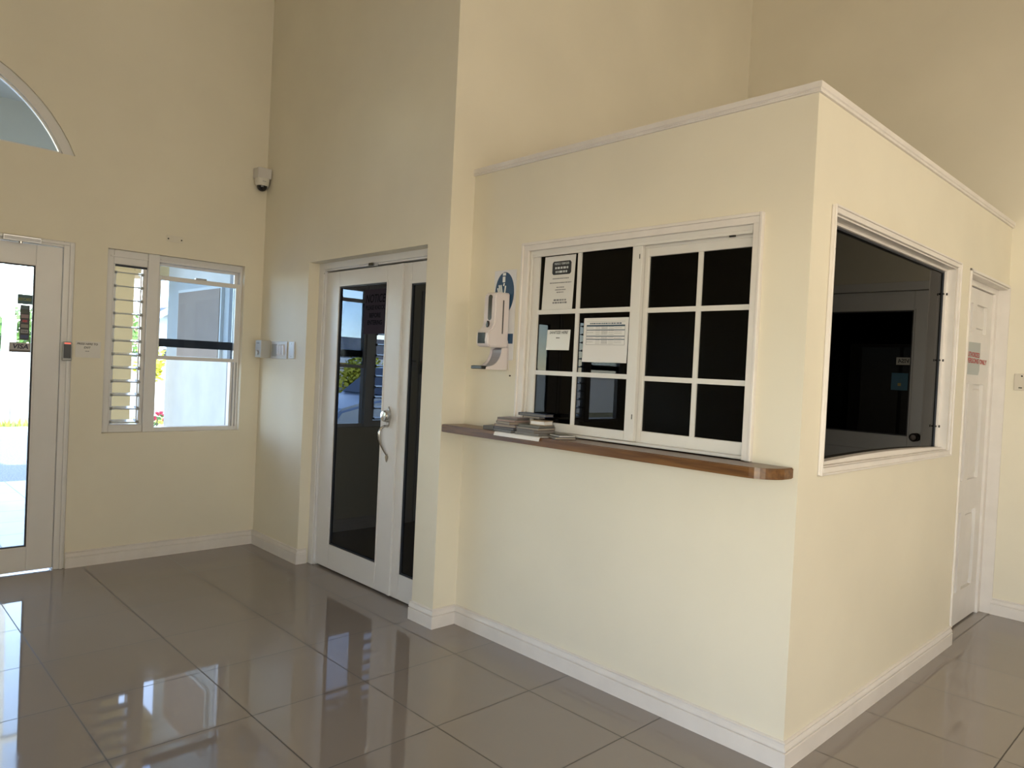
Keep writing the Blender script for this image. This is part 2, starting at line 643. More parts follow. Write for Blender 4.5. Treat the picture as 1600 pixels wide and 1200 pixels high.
# skirting boards
BP = [(0, 0), (BT, 0), (BT, .074), (BT - .003, .077), (BT - .009, .078), (BT - .009, .082), (BT - .002, .083), (BT - .002, .088), (BT - .005, .096), (BT - .010, .104), (BT - .012, .107), (BT - .012, .111), (BT - .005, .112), (BT - .004, .117), (.006, BB), (0, BB)]
struct('baseboard_left', MB().sweep([(-1.452, 0), (-BT, 0)], BP, side=-1), TRIMW, 'white skirting under the louvre window', 'baseboard')
struct('baseboard_center', MB().sweep([(0, 0), (0, DB[1]), (.075, DB[1])], BP, side=-1), TRIMW, 'short white skirting between wall corner and tinted door', 'baseboard')
struct('baseboard_pillar', MB().sweep([(0, DB[0] + .012), (0, YP), (XF, YP), (XF, YC), (D3[0] + .003, YC)], BP, side=-1), TRIMW, 'white moulded skirting round the pillar and the booth', 'baseboard')
struct('baseboard_right', MB().sweep([(XD, YC - .004), (XD, D4[1] + .03)], BP, side=-1), TRIMW, 'white skirting on the end wall right of the booth door', 'baseboard')
struct('baseboard_west', MB().sweep([(XW, -5.8), (XW, 0), (-3.55, 0)], BP, side=-1), TRIMW, 'white skirting on the wall opposite the booth', 'baseboard')


# ------------------------------------------------------------------ facade windows (louvre + sash)
def facade_window(name, W, mirror, label):
    u0, u1, z0, z1 = W
    root = thing(name, label, 'window', ((u0 + u1) / 2, .05, z0), kind='structure')

    def fx(x):
        return x if not mirror else (u0 + u1) - x

    def bx(m_, xa, xb, *r, **k):
        return m_.box(fx(xa), fx(xb), *r, **k)
    # coordinates written for the right-hand window
    o0, o1 = u0, u1
    L0, L1 = o0 + .055, o0 + .300        # louvre bay
    S0, S1 = o0 + .385, o1 - .020        # sash bay
    f = MB()
    bx(f, o0, L0, .045, .125, z0, z1, bev=.004)
    bx(f, L1, S0, .030, .125, z0, z1, bev=.004)
    bx(f, S1, o1, .045, .125, z0, z1, bev=.004)
    bx(f, L0, L1, .045, .125, z1 - .11, z1, bev=.004)
    bx(f, L0, L1, .045, .125, z0, z0 + .062, bev=.004)
    bx(f, S0, S1, .045, .125, z1 - .055, z1, bev=.004)
    bx(f, S0, S1, .045, .125, z0, z0 + .034, bev=.004)
    bx(f, o0 + .03, L1, .036, .05, z1 - .055, z1 - .045)
    bx(f, S0 + .01, S1 - .01, .036, .05, z1 - .035, z1 - .028)
    obj('window_frame', f, UPVC, root)
    g = MB()
    bx(g, L0, L1, .06, .075, z1 - .125, z1 - .11)
    obj('gasket', g, GASK, root)
    ch = MB()
    bx(ch, L0, L0 + .012, .055, .105, z0 + .06, z1 - .11)
    bx(ch, L1 - .03, L1, .055, .105, z0 + .06, z1 - .125, bev=.003)
    bx(ch, L1 - .045, L1 - .036, .062, .07, z0 + .07, z1 - .16)
    bx(ch, L0 + .016, L0 + .024, .060, .068, z0 + .09, z1 - .16)
    obj('louver_channel', ch, UPVC, root, smooth=False)
    n = 12
    for i in range(n):
        zc = z1 - .168 - i * (z1 - z0 - .168 - .085) / (n - 1)
        s = MB()
        # glass blade, nearly level when open
        pts = [(.02, zc - .011), (.135, zc + .002), (.135, zc + .009), (.02, zc - .003)]
        s.prism(pts, 'x', fx(L0 + .012), fx(L1 - .03))
        sl = obj('louver_slat', s, G_LOUV, root)
        c = MB()
        for xa, xb in ((L0 + .008, L0 + .026), (L1 - .046, L1 - .026)):
            c.prism([(.045, zc - .016), (.115, zc - .008), (.115, zc + .014), (.045, zc + .006)], 'x', fx(xa), fx(xb))
        c.prism([(.018, zc - .011), (.026, zc - .010), (.026, zc - .002), (.018, zc - .003)], 'x', fx(L0 + .02), fx(L1 - .036))
        obj('slat_clip', c, GREYP, sl)
    h = MB()
    bx(h, L1 - .028, L1 - .018, .035, .055, z0 + .18, z0 + .29, bev=.003)
    obj('crank_handle', h, UPVC, root)
    # upper sash (outer track) and raised lower sash (inner track)
    zm = z0 + .695
    us = MB()
    us.frame('y', min(fx(S0), fx(S1)), max(fx(S0), fx(S1)), zm, z1 - .055, (.022, .030, .02, .045), .092, .118, .002)
    us_o = obj('upper_sash', us, UPVC, root)
    p = MB()
    bx(p, S0 + .02, S1 - .028, .102, .107, zm + .044, z1 - .074)
    obj('pane', p, G_TINT, us_o)
    p = MB()
    bx(p, S0 + .01, S1 - .01, .086, .092, zm - .006, zm + .062)
    obj('rail_shade_strip', p, GASK, us_o)  # black strip stands in for the backlit darkness of the meeting rail
    zb, zt = z0 + .585, z1 - .158
    ls = MB()
    ls.frame('y', min(fx(S0 - .012), fx(S1 + .004)), max(fx(S0 - .012), fx(S1 + .004)), zb, zt, (.034, .034, .036, .030) if not mirror else (.034, .034, .036, .030), .050, .082, .003)
    ls_o = obj('lower_sash', ls, UPVC, root)
    p = MB()
    bx(p, S0 + .02, S1 - .028, .064, .069, zb + .028, zt - .034)
    obj('pane', p, G_TINT, ls_o)
    p = MB()
    xm = (S0 + S1) / 2
    bx(p, xm - .045, xm + .045, .036, .066, zt - .002, zt + .012, bev=.003)
    obj('sash_latch', p, ALUR, ls_o)
    t = MB()
    bx(t, S1 - .05, S1 - .03, .06, .12, z0 + .034, zb, bev=.002)
    bx(t, S1 - .022, S1 - .006, .05, .12, z0 + .034, zb, bev=.002)
    bx(t, S0, S0 + .010, .06, .12, z0 + .034, zb, bev=.002)
    obj('sash_track', t, UPVC, root)
    return root


facade_window('window_1', W1, False, 'white window with open glass louvres beside a raised sash, left of the corner')
facade_window('window_5', W5, True, 'matching louvre and sash window beyond the entrance doors, out of frame')

# arched fanlight
root = thing('window_4', 'arched fanlight with white frame above the entrance doors', 'window', (-2.5, .05, ARC_Z), kind='structure')


def arch_ring(r0, r1, y0, y1, zb):
    """ring between two radii, cut at zb, plus a bottom rail"""
    m = MB()
    n = 40
    t = bmesh.new()
    rows = []
    for r in (r0, r1):
        b0 = math.asin((zb - ARC_C[1]) / r)
        rows.append([(ARC_C[0] + r * math.cos(b0 + (math.pi - 2 * b0) * i / n), ARC_C[1] + r * math.sin(b0 + (math.pi - 2 * b0) * i / n)) for i in range(n + 1)])
    for i in range(n):
        q = [rows[0][i], rows[0][i + 1], rows[1][i + 1], rows[1][i]]
        m.prism(q, 'y', y0, y1)
    return m


m = arch_ring(1.035, 1.103, .02, .12, ARC_Z)
m.box(-2.5 - .94, -2.5 + .94, .03, .12, ARC_Z, ARC_Z + .016)
obj('window_frame', m, UPVC, root)
obj('glazing_bead', arch_ring(1.022, 1.037, .045, .07, ARC_Z + .01), mat('bright_bead', (.86, .86, .85), .3), root)
r = 1.03
b0 = math.asin((ARC_Z + .012 - ARC_C[1]) / r)
poly = [(ARC_C[0] + r * math.cos(b0 + (math.pi - 2 * b0) * i / 40), ARC_C[1] + r * math.sin(b0 + (math.pi - 2 * b0) * i / 40)) for i in range(41)]
obj('pane', MB().prism(poly, 'y', .07, .076), G_TINT, root)


# ------------------------------------------------------------------ glazed doors
def glazed_leaf(root, name, axis, u0, u1, z0, z1, st, d0, d1, gmat, wood=UPVC):
    """st = stile/rail widths (l,r,t,b)"""
    s = 1 if d1 > d0 else -1
    l = MB().frame(axis, u0, u1, z0, z1, st, d0, d1, .004)
    lo = obj(name, l, wood, root)
    gu0, gu1, gz0, gz1 = u0 + st[0], u1 - st[1], z0 + st[3], z1 - st[2]
    bead = MB().frame(axis, gu0 - .012, gu1 + .012, gz0 - .012, gz1 + .012, .014, d0 - s * .004, d0 + s * .006, .002)
    obj('glazing_bead', bead, wood, lo)
    gk = MB().frame(axis, gu0 + .001, gu1 - .001, gz0 + .001, gz1 - .001, .011, d0 + s * .004, d0 + s * .022)
    obj('gasket', gk, GASK, lo)
    p = MB()
    dm = d0 + s * .014
    if axis == 'y':
        p.box(gu0, gu1, dm, dm + s * .006, gz0, gz1)
    else:
        p.box(dm, dm + s * .006, gu0, gu1, gz0, gz1)
    obj('pane', p, gmat, lo)
    return lo


# entrance doors
d1r = thing('door_1', 'white framed glass entrance door at the left edge', 'door', (-2.5, .05, 0), kind='structure')
m = MB().frame('y', D1[0], D1[1], 0, D1[3], (.072, .072, .045, .0), .0, .12, .005, sides='lrt')
m.frame('y', D1[0] + .012, D1[1] - .012, 0, D1[3] - .008, (.022, .022, .02, 0), -.012, .0, .004, sides='lrt')
obj('door_frame', m, UPVC, d1r)
for nm, a, b in (('door_leaf', -2.497, -1.529), ('door_leaf', -3.471, -2.503)):
    lf = glazed_leaf(d1r, nm, 'y', a, b, .014, 2.383, (.166, .166, .150, .178), .012, .062, G_CLEAR)
    hx = b - .10 if a < -2.9 else a + .10
    hb = MB().tube([(hx, -.004, 1.0), (hx, -.05, 1.0), (hx, -.05, 1.35), (hx, -.004, 1.35)], .011, 10)
    obj('pull_handle', hb, CHROME, lf, smooth=True)

# tinted double door
d2r = thing('door_2', 'white double door with dark mirror-tinted glass between corner and booth', 'door', (.1, -1.6, 0), kind='structure')
m = MB().frame('x', DB[0], DB[1], 0, DB[3], (.07, .07, .05, 0), .092, .17, .004, sides='lrt')
m.frame('x', DB[0] + .06, DB[1] - .06, 0, DB[3] - .04, (.02, .02, .022, 0), .108, .17, .003, sides='lrt')
obj('door_frame', m, UPVC, d2r)
lf = glazed_leaf(d2r, 'door_leaf', 'x', -1.955, -.905, .014, 2.352, (.185, .205, .118, .188), .118, .168, G_FILM)
# handle: escutcheon, cylinder knob, thumb grip
cx, cy = .114, -1.868
hp = MB()
hp.prism([(cy, 1.345), (cy - .022, 1.31), (cy - .026, 1.265), (cy - .012, 1.21), (cy, 1.195), (cy + .012, 1.21), (cy + .026, 1.265), (cy + .022, 1.31)], 'x', .106, .118, .002)
hd = obj('handle_plate', hp, CHROME, lf)
obj('lock_knob', MB().lathe((.108, cy, 1.275), (-1, 0, 0), [(.0, .0), (.042, 0), (.044, .012), (.040, .030), (.034, .042), (.012, .046), (0, .046)]), CHROME, hd, smooth=True)
pts = [(.110, cy, 1.20), (.085, cy + .002, 1.205), (.058, cy + .006, 1.19), (.046, cy + .008, 1.16), (.048, cy + .008, 1.12), (.066, cy + .006, 1.07), (.088, cy + .003, 1.03), (.108, cy, 1.0)]
obj('pull_handle', MB().tube(pts, [.008, .009, .0095, .010, .010, .009, .0075, .006], 10), CHROME, hd, smooth=True)
obj('handle_foot', MB().prism([(cy, 1.01), (cy - .016, .985), (cy - .010, .965), (cy, .945), (cy + .010, .965), (cy + .016, .985)], 'x', .106, .118, .002), CHROME, hd)
lf2 = glazed_leaf(d2r, 'door_leaf', 'x', -2.34, -1.962, .014, 2.352, (.09, .098, .145, .175), .122, .168, G_FILM)
m = MB().box(.104, .122, -1.978, -1.948, .02, 2.35, .003)
obj('meeting_strip', m, UPVC, lf)
m = MB().box(.098, .118, -.915, -.862, .01, 2.372, .003)
obj('hinge_cover', m, PLAST, d2r)
for y_ in (-.877, -.899):
    obj('cover_screw', MB().cyl((.0975, y_, 2.345), (.0985, y_, 2.345), .006), BLACKP, d2r)

# booth side door: six-panel
d3r = thing('door_3', 'white panelled door at the right end of the booth', 'door', (3.0, YC + .06, 0), kind='structure')
m = MB().frame('y', D3[0], D3[1] - .001, 0, D3[3], (.028, .075, .05, 0), YC + .062, YC + .118, .004, sides='lrt')
m.box(D3[1] - .012, D3[1] - .001, YC - .014, YC + .062, 0, D3[3])
m.box(D3[0] - .02, D3[1] - .001, YC - .012, YC + .0, D3[3], D3[3] + .018, .003)
m.box(D3[0] - .02, D3[0] + .004, YC - .012, YC + .0, BB, D3[3] + .018, .003)
m.box(D3[0] + .0005, D3[0] + .012, YC + .0, YC + .07, 0, D3[3])
m.box(D3[0], D3[1] - .001, YC + .0, YC + .07, D3[3] - .012, D3[3] - .0005)
obj('door_frame', m, TRIMW, d3r)
lx0, lx1, lz1 = 2.56, 3.455, 2.365
m = MB()
ys0, ys1 = YC + .080, YC + .116
cols = [(2.69, 2.955), (3.06, 3.325)]
rows = [(.24, .80), (1.02, 1.70), (2.06, 2.26)]
m.slab('y', ys0, ys1, lx0, lx1, .012, lz1, [(a, b, c, d) for a, b in cols for c, d in rows])
lf = obj('door_leaf', m, DOORW, d3r)
for a, b in cols:
    for c, d in rows:
        pm = MB().box(a - .002, b + .002, ys0 + .024, ys1 - .004, c - .002, d + .002)
        pm.box(a + .035, b - .035, ys0 + .010, ys0 + .026, c + .035, d - .035, .008, 2)
        obj('door_panel', pm, DOORW, lf)
m = MB().lathe((2.62, ys0, 1.1), (0, -1, 0), [(0, 0), (.030, 0), (.030, .006), (.011, .01), (.011, .035), (.026, .042), (.028, .055), (.020, .066), (0, .068)])
obj('door_knob', m, CHROME, lf, smooth=True)

# end-wall office door (seen mirrored in the booth pane)
d4r = thing('door_4', 'white half-glazed office door on the end wall, mirrored in the booth pane', 'door', (XD + .05, -5.68, 0), kind='structure')
m = MB().frame('x', D4[0] - .05, D4[1] + .05, 0, D4[3] + .05, (.07, .07, .07, 0), XD - .016, XD + .10, .004, sides='lrt')
obj('door_frame', m, UPVC, d4r)
lf = glazed_leaf(d4r, 'door_leaf', 'x', D4[0] + .022, D4[1] - .022, .014, D4[3] - .022, (.165, .15, .155, 1.245), XD + .02, XD + .07, G_BLACK)
m = MB().box(XD + .012, XD + .03, -6.02, -5.30, .2, 1.13, .006)
obj('door_panel', m, UPVC, lf)
m = MB().lathe((XD + .02, -5.245, 1.26), (-1, 0, 0), [(0, 0), (.034, 0), (.034, .008), (.012, .012), (.012, .04), (.032, .05), (.034, .068), (.022, .08), (0, .082)])
obj('door_knob', m, mat('dark_bronze', (.06, .05, .045), .3, metal=1), lf, smooth=True)
struct('wall_office', MB().box(XD + .9, XD + .95, -6.6, -4.7, 0, 2.7), mat('office_dark', (.05, .05, .05), .8), 'dark back of the office behind the half-glazed door', 'wall')

# rear and side glazing behind the viewer
for nm, ax, u0, u1, z0, z1, p, n, lb in (('window_6', 'y', -1.8, 2.2, 2.0, 3.6, YS - .10, 5, 'high window behind the viewer'), ('window_7', 'x', -9.0, -5.8, .2, 2.5, XW - .10, 4, 'glazed side entrance left of the viewer')):
    rt = thing(nm, lb, 'window', ((u0 + u1) / 2, p, z0) if ax == 'y' else (p, (u0 + u1) / 2, z0), kind='structure')
    m = MB().frame(ax, u0, u1, z0, z1, .06, p - .03, p + .03)
    for i in range(1, n):
        u = u0 + (u1 - u0) * i / n
        if ax == 'y':
            m.box(u - .025, u + .025, p - .03, p + .03, z0 + .06, z1 - .06)
        else:
            m.box(p - .03, p + .03, u - .025, u + .025, z0 + .06, z1 - .06)
    obj('window_frame', m, UPVC, rt)

# ------------------------------------------------------------------ booth sliding window
w2 = thing('window_2', 'white sliding booth window with dark panes in a grid above the counter', 'window', (XF, -3.85, 1.28), kind='structure')
m = MB()
CZ = 1.288
# casing: stepped architrave with bright outer bead
m.box(XF - .016, XF, -3.145, -3.098, CZ, 2.345, .004)
m.box(XF - .026, XF, -3.106, -3.092, CZ, 2.39, .003)
m.box(XF - .016, XF, -4.592, -4.552, CZ, 2.345, .004)
m.box(XF - .026, XF, -4.60, -4.586, CZ, 2.39, .003)
m.box(XF - .016, XF, -4.586, -3.106, 2.342, 2.378, .004)
m.box(XF - .026, XF, -4.586, -3.106, 2.374, 2.39, .003)
obj('window_casing', m, TRIMW, w2)
m = MB()
m.frame('x', W2[0] + .001, W2[1] - .001, W2[2] + .02, W2[3] - .001, (.016, .016, .030, .014), XF + .004, XF + .10, .002)
m.box(XF + .006, XF + .016, W2[0] + .02, W2[1] - .02, 2.305, 2.325, .002)
m.box(XF + .044, XF + .050, W2[0] + .02, W2[1] - .02, 2.295, 2.325, .002)
obj('track_frame', m, ALU, w2)


def slider(name, y0, y1, z0, z1, st, x0, ym, hz):
    s = obj(name, MB().frame('x', y0, y1, z0, z1, st, x0, x0 + .026, .003), ALU, w2)
    obj('pane', MB().box(x0 + .012, x0 + .017, y0 + .02, y1 - .02, z0 + .02, z1 - .02), G_DARK, s)
    mm = MB()
    a, b = y0 + st[0], y1 - st[1]
    mm.box(x0 + .003, x0 + .0115, ym - .0125, ym + .0125, z0 + st[3], z1 - st[2])
    for z in hz:
        mm.box(x0 + .0028, x0 + .0115, a, b, z - .0125, z + .0125)
    obj('glazing_bar', mm, ALU, s)
    return s


sl = slider('sliding_sash', -3.935, -3.158, 1.306, 2.332, (.062, .050, .020, .050), XF + .016, -3.512, (1.985, 1.636))
m = MB().box(XF + .0145, XF + .018, -3.922, -3.918, 1.42, 1.445).box(XF + .0145, XF + .018, -3.922, -3.918, 2.24, 2.265)
obj('sash_latch', m, BLACKP, sl)
sl = slider('sliding_sash', -4.552, -3.90, 1.300, 2.312, (.022, .055, .058, .062), XF + .050, -4.252, (1.980, 1.632))
m = MB().box(XF + .004, XF + .012, -4.455, -4.425, 2.297, 2.305)
obj('track_catch', m, BLACKP, w2)

# ------------------------------------------------------------------ booth side pane
w3 = thing('window_3', 'large dark fixed pane in a white surround on the booth side', 'window', (1.3, YC + .05, 1.25), kind='structure')
m = MB()
m.frame('y', W3[0] - .034, W3[1] + .034, W3[2] - .030, W3[3] + .034, .034, YC - .014, YC, .004)
m.frame('y', W3[0] - .034, W3[1] + .034, W3[2] - .030, W3[3] + .034, .010, YC - .022, YC - .012, .003)
obj('window_casing', m, TRIMW, w3)
m = MB()
m.frame('y', W3[0] + .0005, W3[1] - .0005, W3[2] + .0005, W3[3] - .0005, (.006, .006, .008, .008), YC, YC + .05)
m.frame('y', W3[0] + .0005, W3[1] - .0005, W3[2] + .0005, W3[3] - .0005, (.034, .026, .022, .012), YC + .046, YC + .085, .003)
obj('window_frame', m, TRIMW, w3)
# sill bead, bowed up in the middle
xs = [W3[0] + .006 + (W3[1] - W3[0] - .012) * i / 16 for i in range(17)]
lo = [(x, W3[2] + .006) for x in xs]
hi = [(x, W3[2] + .020 + .016 * math.sin(math.pi * i / 16)) for i, x in enumerate(xs)]
obj('sill_bead', MB().prism(lo + hi[::-1], 'y', YC + .022, YC + .07, .003), TRIMW, w3)
obj('gasket', MB().frame('y', W3[0] + .03, W3[1] - .022, W3[2] + .01, W3[3] - .02, (.008, .012, .012, .012), YC + .060, YC + .075), GASK, w3)
obj('pane', MB().box(W3[0] + .03, W3[1] - .022, YC + .068, YC + .074, W3[2] + .01, W3[3] - .02), G_SIDE, w3)
for z in (1.42, 1.83, 2.24):
    obj('glazing_clip', MB().cyl((W3[1] - .018, YC + .046, z), (W3[1] - .018, YC + .040, z), .008, n=12).box(W3[1] - .045, W3[1] - .018, YC + .054, YC + .060, z - .005, z + .005), BLACKP, w3)
m = MB().cyl((W3[0] - .017, YC - .014, 2.24), (W3[0] - .017, YC - .0165, 2.24), .006, n=10)
obj('screw_head', m, mat('dull_brass', (.12, .10, .08), .5), w3)

# ------------------------------------------------------------------ counter
ct = []
x0, xw, ya, yb = .0, XF + .03, -2.616, -4.79
rad = .13
pts = [(x0 + .0, ya), (XF - .0005, ya), (XF - .0005, yb)]
for i in range(9):
    a = math.radians(10 + 80 * i / 8)
    pts.append((x0 + rad - rad * math.sin(a) + .0, yb + rad - rad * math.cos(a) + .002))
obj_counter = tag(obj('counter', MB().prism(pts, 'z', 1.238, 1.285, .004), WOOD, None, (XF, -3.7, 1.238)), 'varnished brown wooden ledge under the sliding booth window', 'counter')

# ------------------------------------------------------------------ notices on the booth window
GX = XF + .027        # face of the left sash glass


def sheet(name, label, cat, yl, yr, zb, zt, x, m, shear=0.0, th=.0008):
    c = ((yl + yr) / 2, (zb + zt) / 2)
    rt = thing(name, label, cat, (x, c[0], zb))
    obj('sheet', MB().prism([(yl - shear, zb), (yr - shear, zb), (yr, zt), (yl, zt)], 'x', x - th, x), m, rt)
    return rt


rt = sheet('notice', 'tall white notice with a black title box in the top left booth pane', 'notice', -3.243, -3.478, 1.999, 2.303, GX, PAPERS, shear=-.012)
xx = GX - .0012
c = Vector((xx, -3.375, 2.235))
hb = [(-3.375 - .072, 2.262), (-3.375 - .062, 2.272), (-3.375 + .062, 2.272), (-3.375 + .072, 2.262), (-3.375 + .072, 2.206), (-3.375 + .062, 2.196), (-3.375 - .062, 2.196), (-3.375 - .072, 2.206)]
tb = obj('title_box', MB().prism(hb, 'x', GX - .0014, GX - .0009), INK, rt)
xx = GX - .0016
TW = mat('grey_print', (.55, .58, .58), .5)
text('lettering', 'FRIENDLY REMINDER', (xx, -3.375, 2.258), BX, AU, .112, .013, TW, rt, bold=.01)
m = MB()
strokes(m, (xx, -3.375, 2.234), BX, AU, [(0, 0, .10), (0, -.022, .09)], .012, 3)
obj('title_print', m, TW, rt)
m = MB()
strokes(m, (xx, -3.372, 2.18), BX, AU, [(0, -.006, .125), (0, -.03, .165), (0, -.056, .06), (0, -.07, .08), (0, -.084, .055)], .0055, 5)
obj('print', m, INKG, rt)
m = MB()
strokes(m, (xx, -3.372, 2.18), BX, AU, [(0, -.128, .095), (0, -.143, .11)], .009, 6)
obj('print', m, INKG, rt)

rt = sheet('notice', 'small square white sanitize sign taped to the middle left booth pane', 'notice', -3.288, -3.464, 1.768, 1.883, GX, PAPERS, shear=-.006)
text('lettering', 'SANITIZE HERE', (GX - .001, -3.376, 1.868), BX, AU, .142, .016, INK, rt, shear=.25, bold=.02)
m = MB()
strokes(m, (GX - .001, -3.372, 1.837), BX, AU, [(0, 0, .028)], .006, 9)
obj('print', m, INK, rt)

rt = sheet('notice', 'printed timetable sheet with dark bands in the centre booth pane', 'notice', -3.566, -3.868, 1.706, 1.944, GX - .006, PAPER, shear=-.003)
gx = GX - .0075
m = MB()
for z, h in ((1.902, .0085), (1.879, .004), (1.846, .004), (1.829, .004)):
    m.box(gx, gx + .0006, -3.846, -3.586, z - h / 2, z + h / 2)
obj('table_band', m, INKB, rt)
m = MB()
for y in (-3.586, -3.846):
    m.box(gx, gx + .0006, y - .0006, y + .0006, 1.80, 1.905)
m.box(gx, gx + .0006, -3.846, -3.586, 1.799, 1.8003)
m.box(gx, gx + .0006, -3.846, -3.586, 1.9235, 1.9243)
obj('table_rule', m, INKG, rt)
m = MB()
strokes(m, (gx, -3.716, 1.914), BX, AU, [(0, 0, .215)], .006, 11, off=.0002)
obj('heading_print', m, INKB, rt)
m = MB()
for (z, n) in ((1.890, 3), (1.865, 5), (1.838, 2), (1.815, 5)):
    for k in range(n):
        zz = z + (n / 2 - k) * .0045 - .002
        rows = [(-.105, 0, .045)] if k == n // 2 else []
        rows += [(-.05, 0, .03), (-.005, 0, .045), (.04, 0, .035)] if k % 2 == 0 else [(-.005, 0, .04), (.085, 0, .05)]
        strokes(m, (gx, -3.716, zz), BX, AU, rows, .0022, int(z * 1000) + k, off=.0002)
obj('print', m, mat('pale_ink', (.30, .29, .29), .6), rt)

# ------------------------------------------------------------------ papers on the counter
CT = 1.2855
PCOL = {'slate': (.10, .10, .11), 'grey': (.20, .20, .19), 'brown': (.16, .12, .10), 'mauve': (.20, .15, .16), 'navy': (.012, .018, .05),
        'tan': (.38, .31, .22), 'green': (.12, .13, .10), 'pink': (.30, .22, .20)}


def booklet(name, label, cat, x, y, z, w, l, t, rz, cover, pages=None, tilt=0.0, group=None):
    """cover + page block lying on the ledge; w across (x), l along (y)"""
    rt = thing(name, label, cat, (x, y, z), group)
    rt.rotation_euler = (tilt, 0, rz)
    rt['_b'] = (0.0, 0.0, 0.0)
    cm = mat('cover_' + cover, PCOL[cover], .4)
    m = MB()
    m.box(-w / 2, w / 2, -l / 2, l / 2, 0, t * .18).box(-w / 2, w / 2, -l / 2, l / 2, t * .82, t).box(-w / 2, w / 2, l / 2 - .003, l / 2, 0, t)
    obj('cover', m, cm, rt)
    pm = mat('pages_' + (pages or 'cream'), {'cream': (.34, .29, .23), 'grey': (.17, .16, .15), 'pink': (.40, .28, .26), 'white': (.72, .71, .70)}[pages or 'cream'], .7)
    obj('page_block', MB().box(-w / 2 + .003, w / 2 - .003, -l / 2 + .003, l / 2 - .003, t * .18, t * .82), pm, rt)
    del rt['_b']
    return rt


def leaflet(name, label, x, y, z, w, l, rz, m_, group=None):
    rt = thing(name, label, 'leaflet', (x, y, z), group)
    rt.rotation_euler = (0, 0, rz)
    rt['_b'] = (0.0, 0.0, 0.0)
    t = MB()
    n = 6
    for i in range(n):
        y0, y1 = -l / 2 + l * i / n, -l / 2 + l * (i + 1) / n
        t.box(-w / 2, w / 2, y0, y1, 0, .003)
    obj('sheet', t, m_, rt)
    del rt['_b']
    return rt


rt = thing('leaflet', 'white sheet drooping over the front edge of the wooden ledge under the pile', 'leaflet', (.05, -3.29, CT))
pf = [(.11, CT + .0005), (.002, CT + .0005), (-.008, CT - .001), (-.013, CT - .012), (-.015, CT - .019), (-.0135, CT - .0195), (-.011, CT - .011), (-.006, CT + .0012), (.002, CT + .0025), (.11, CT + .0025)]
obj('sheet', MB().prism(pf, 'y', -3.475, -3.115), PAPER, rt)
z = CT + .003
booklet('magazine', 'grey magazine lying apart at the left end of the paper pile', 'magazine', .115, -3.005, CT, .11, .13, .022, .25, 'slate', 'grey')


def stack(x, y, z, rows):
    for kind_, lb, w_, l_, t_, rz_, cv, pg in rows:
        booklet(kind_, lb, kind_, x, y, z, w_, l_, t_, rz_, cv, pg)
        x, y, z = x + .004, y + .002, z + t_ + .0006
    return z


stack(.082, -3.165, z, [
    ('magazine', 'slate magazine lowest on the left of the paper pile', .15, .17, .014, -.10, 'slate', 'grey'),
    ('magazine', 'navy edged magazine second from the ledge on the left of the pile', .15, .16, .012, .05, 'navy', 'grey'),
    ('magazine', 'mauve magazine in the middle of the left stack', .145, .155, .016, .12, 'mauve', 'cream'),
    ('magazine', 'brown magazine near the top left of the pile', .14, .15, .014, -.22, 'brown', 'cream'),
    ('magazine', 'thin tan magazine second from the top on the left of the pile', .13, .14, .009, .06, 'tan', 'pink'),
    ('magazine', 'mauve magazine topmost on the left of the pile', .13, .14, .012, .20, 'mauve', 'grey')])
zm_ = stack(.078, -3.355, z, [
    ('magazine', 'grey magazine lowest in the middle of the pile, over the white sheet', .15, .17, .014, .10, 'grey', 'grey'),
    ('magazine', 'brown magazine second from the ledge in the middle of the pile', .145, .16, .015, -.13, 'brown', 'grey'),
    ('magazine', 'slate magazine halfway up the middle of the pile', .14, .165, .013, .03, 'slate', 'cream'),
    ('magazine', 'dark green-grey magazine upper middle of the pile', .135, .15, .012, .10, 'green', 'grey')])
booklet('booklet', 'small thick booklet with cream page edges on top of the pile', 'booklet', .095, -3.385, zm_, .08, .10, .026, .14, 'tan', 'white')
booklet('magazine', 'flat dark magazine askew at the right end of the pile', 'magazine', .105, -3.53, CT, .12, .14, .011, -.5, 'slate', 'cream')
booklet('magazine', 'thin pale magazine on the flat dark one at the right end of the pile', 'magazine', .112, -3.53, CT + .0116, .10, .12, .008, -.35, 'green', 'white')
booklet('booklet', 'brown booklet at the back of the pile, under the navy folder', 'booklet', .155, -3.265, z + .084, .05, .13, .014, .03, 'brown', 'cream')
booklet('folder', 'dark navy folder lying highest against the window', 'folder', .145, -3.29, z + .0985, .07, .21, .016, .03, 'navy', 'grey')

# ------------------------------------------------------------------ hand sanitiser
SX = XF
rt = thing('sanitizer_sign', 'white wall sign with a blue oval and washing hand behind the dispenser', 'sign', (SX, -2.945, 1.64))
obj('plate', MB().box(SX - .006, SX, -3.040, -2.848, 1.70, 2.245, .002), PLAST, rt)
c = (SX - .0075, -2.944, 2.105)
obj('oval', MB().prism([(p[1], p[2]) for p in disc(c, BX, AU, .083, .128)], 'x', SX - .0072, SX - .0058), BLUE, rt)
m = MB()
px = SX - .0086


def quad(y0, z0, y1, z1, w):
    """thick stroke on the sign face"""
    d = Vector((y1 - y0, z1 - z0)).normalized()
    n = Vector((-d.y, d.x)) * w / 2
    m.prism([(y0 + n.x, z0 + n.y), (y1 + n.x, z1 + n.y), (y1 - n.x, z1 - n.y), (y0 - n.x, z0 - n.y)], 'x', px, px + .0012)


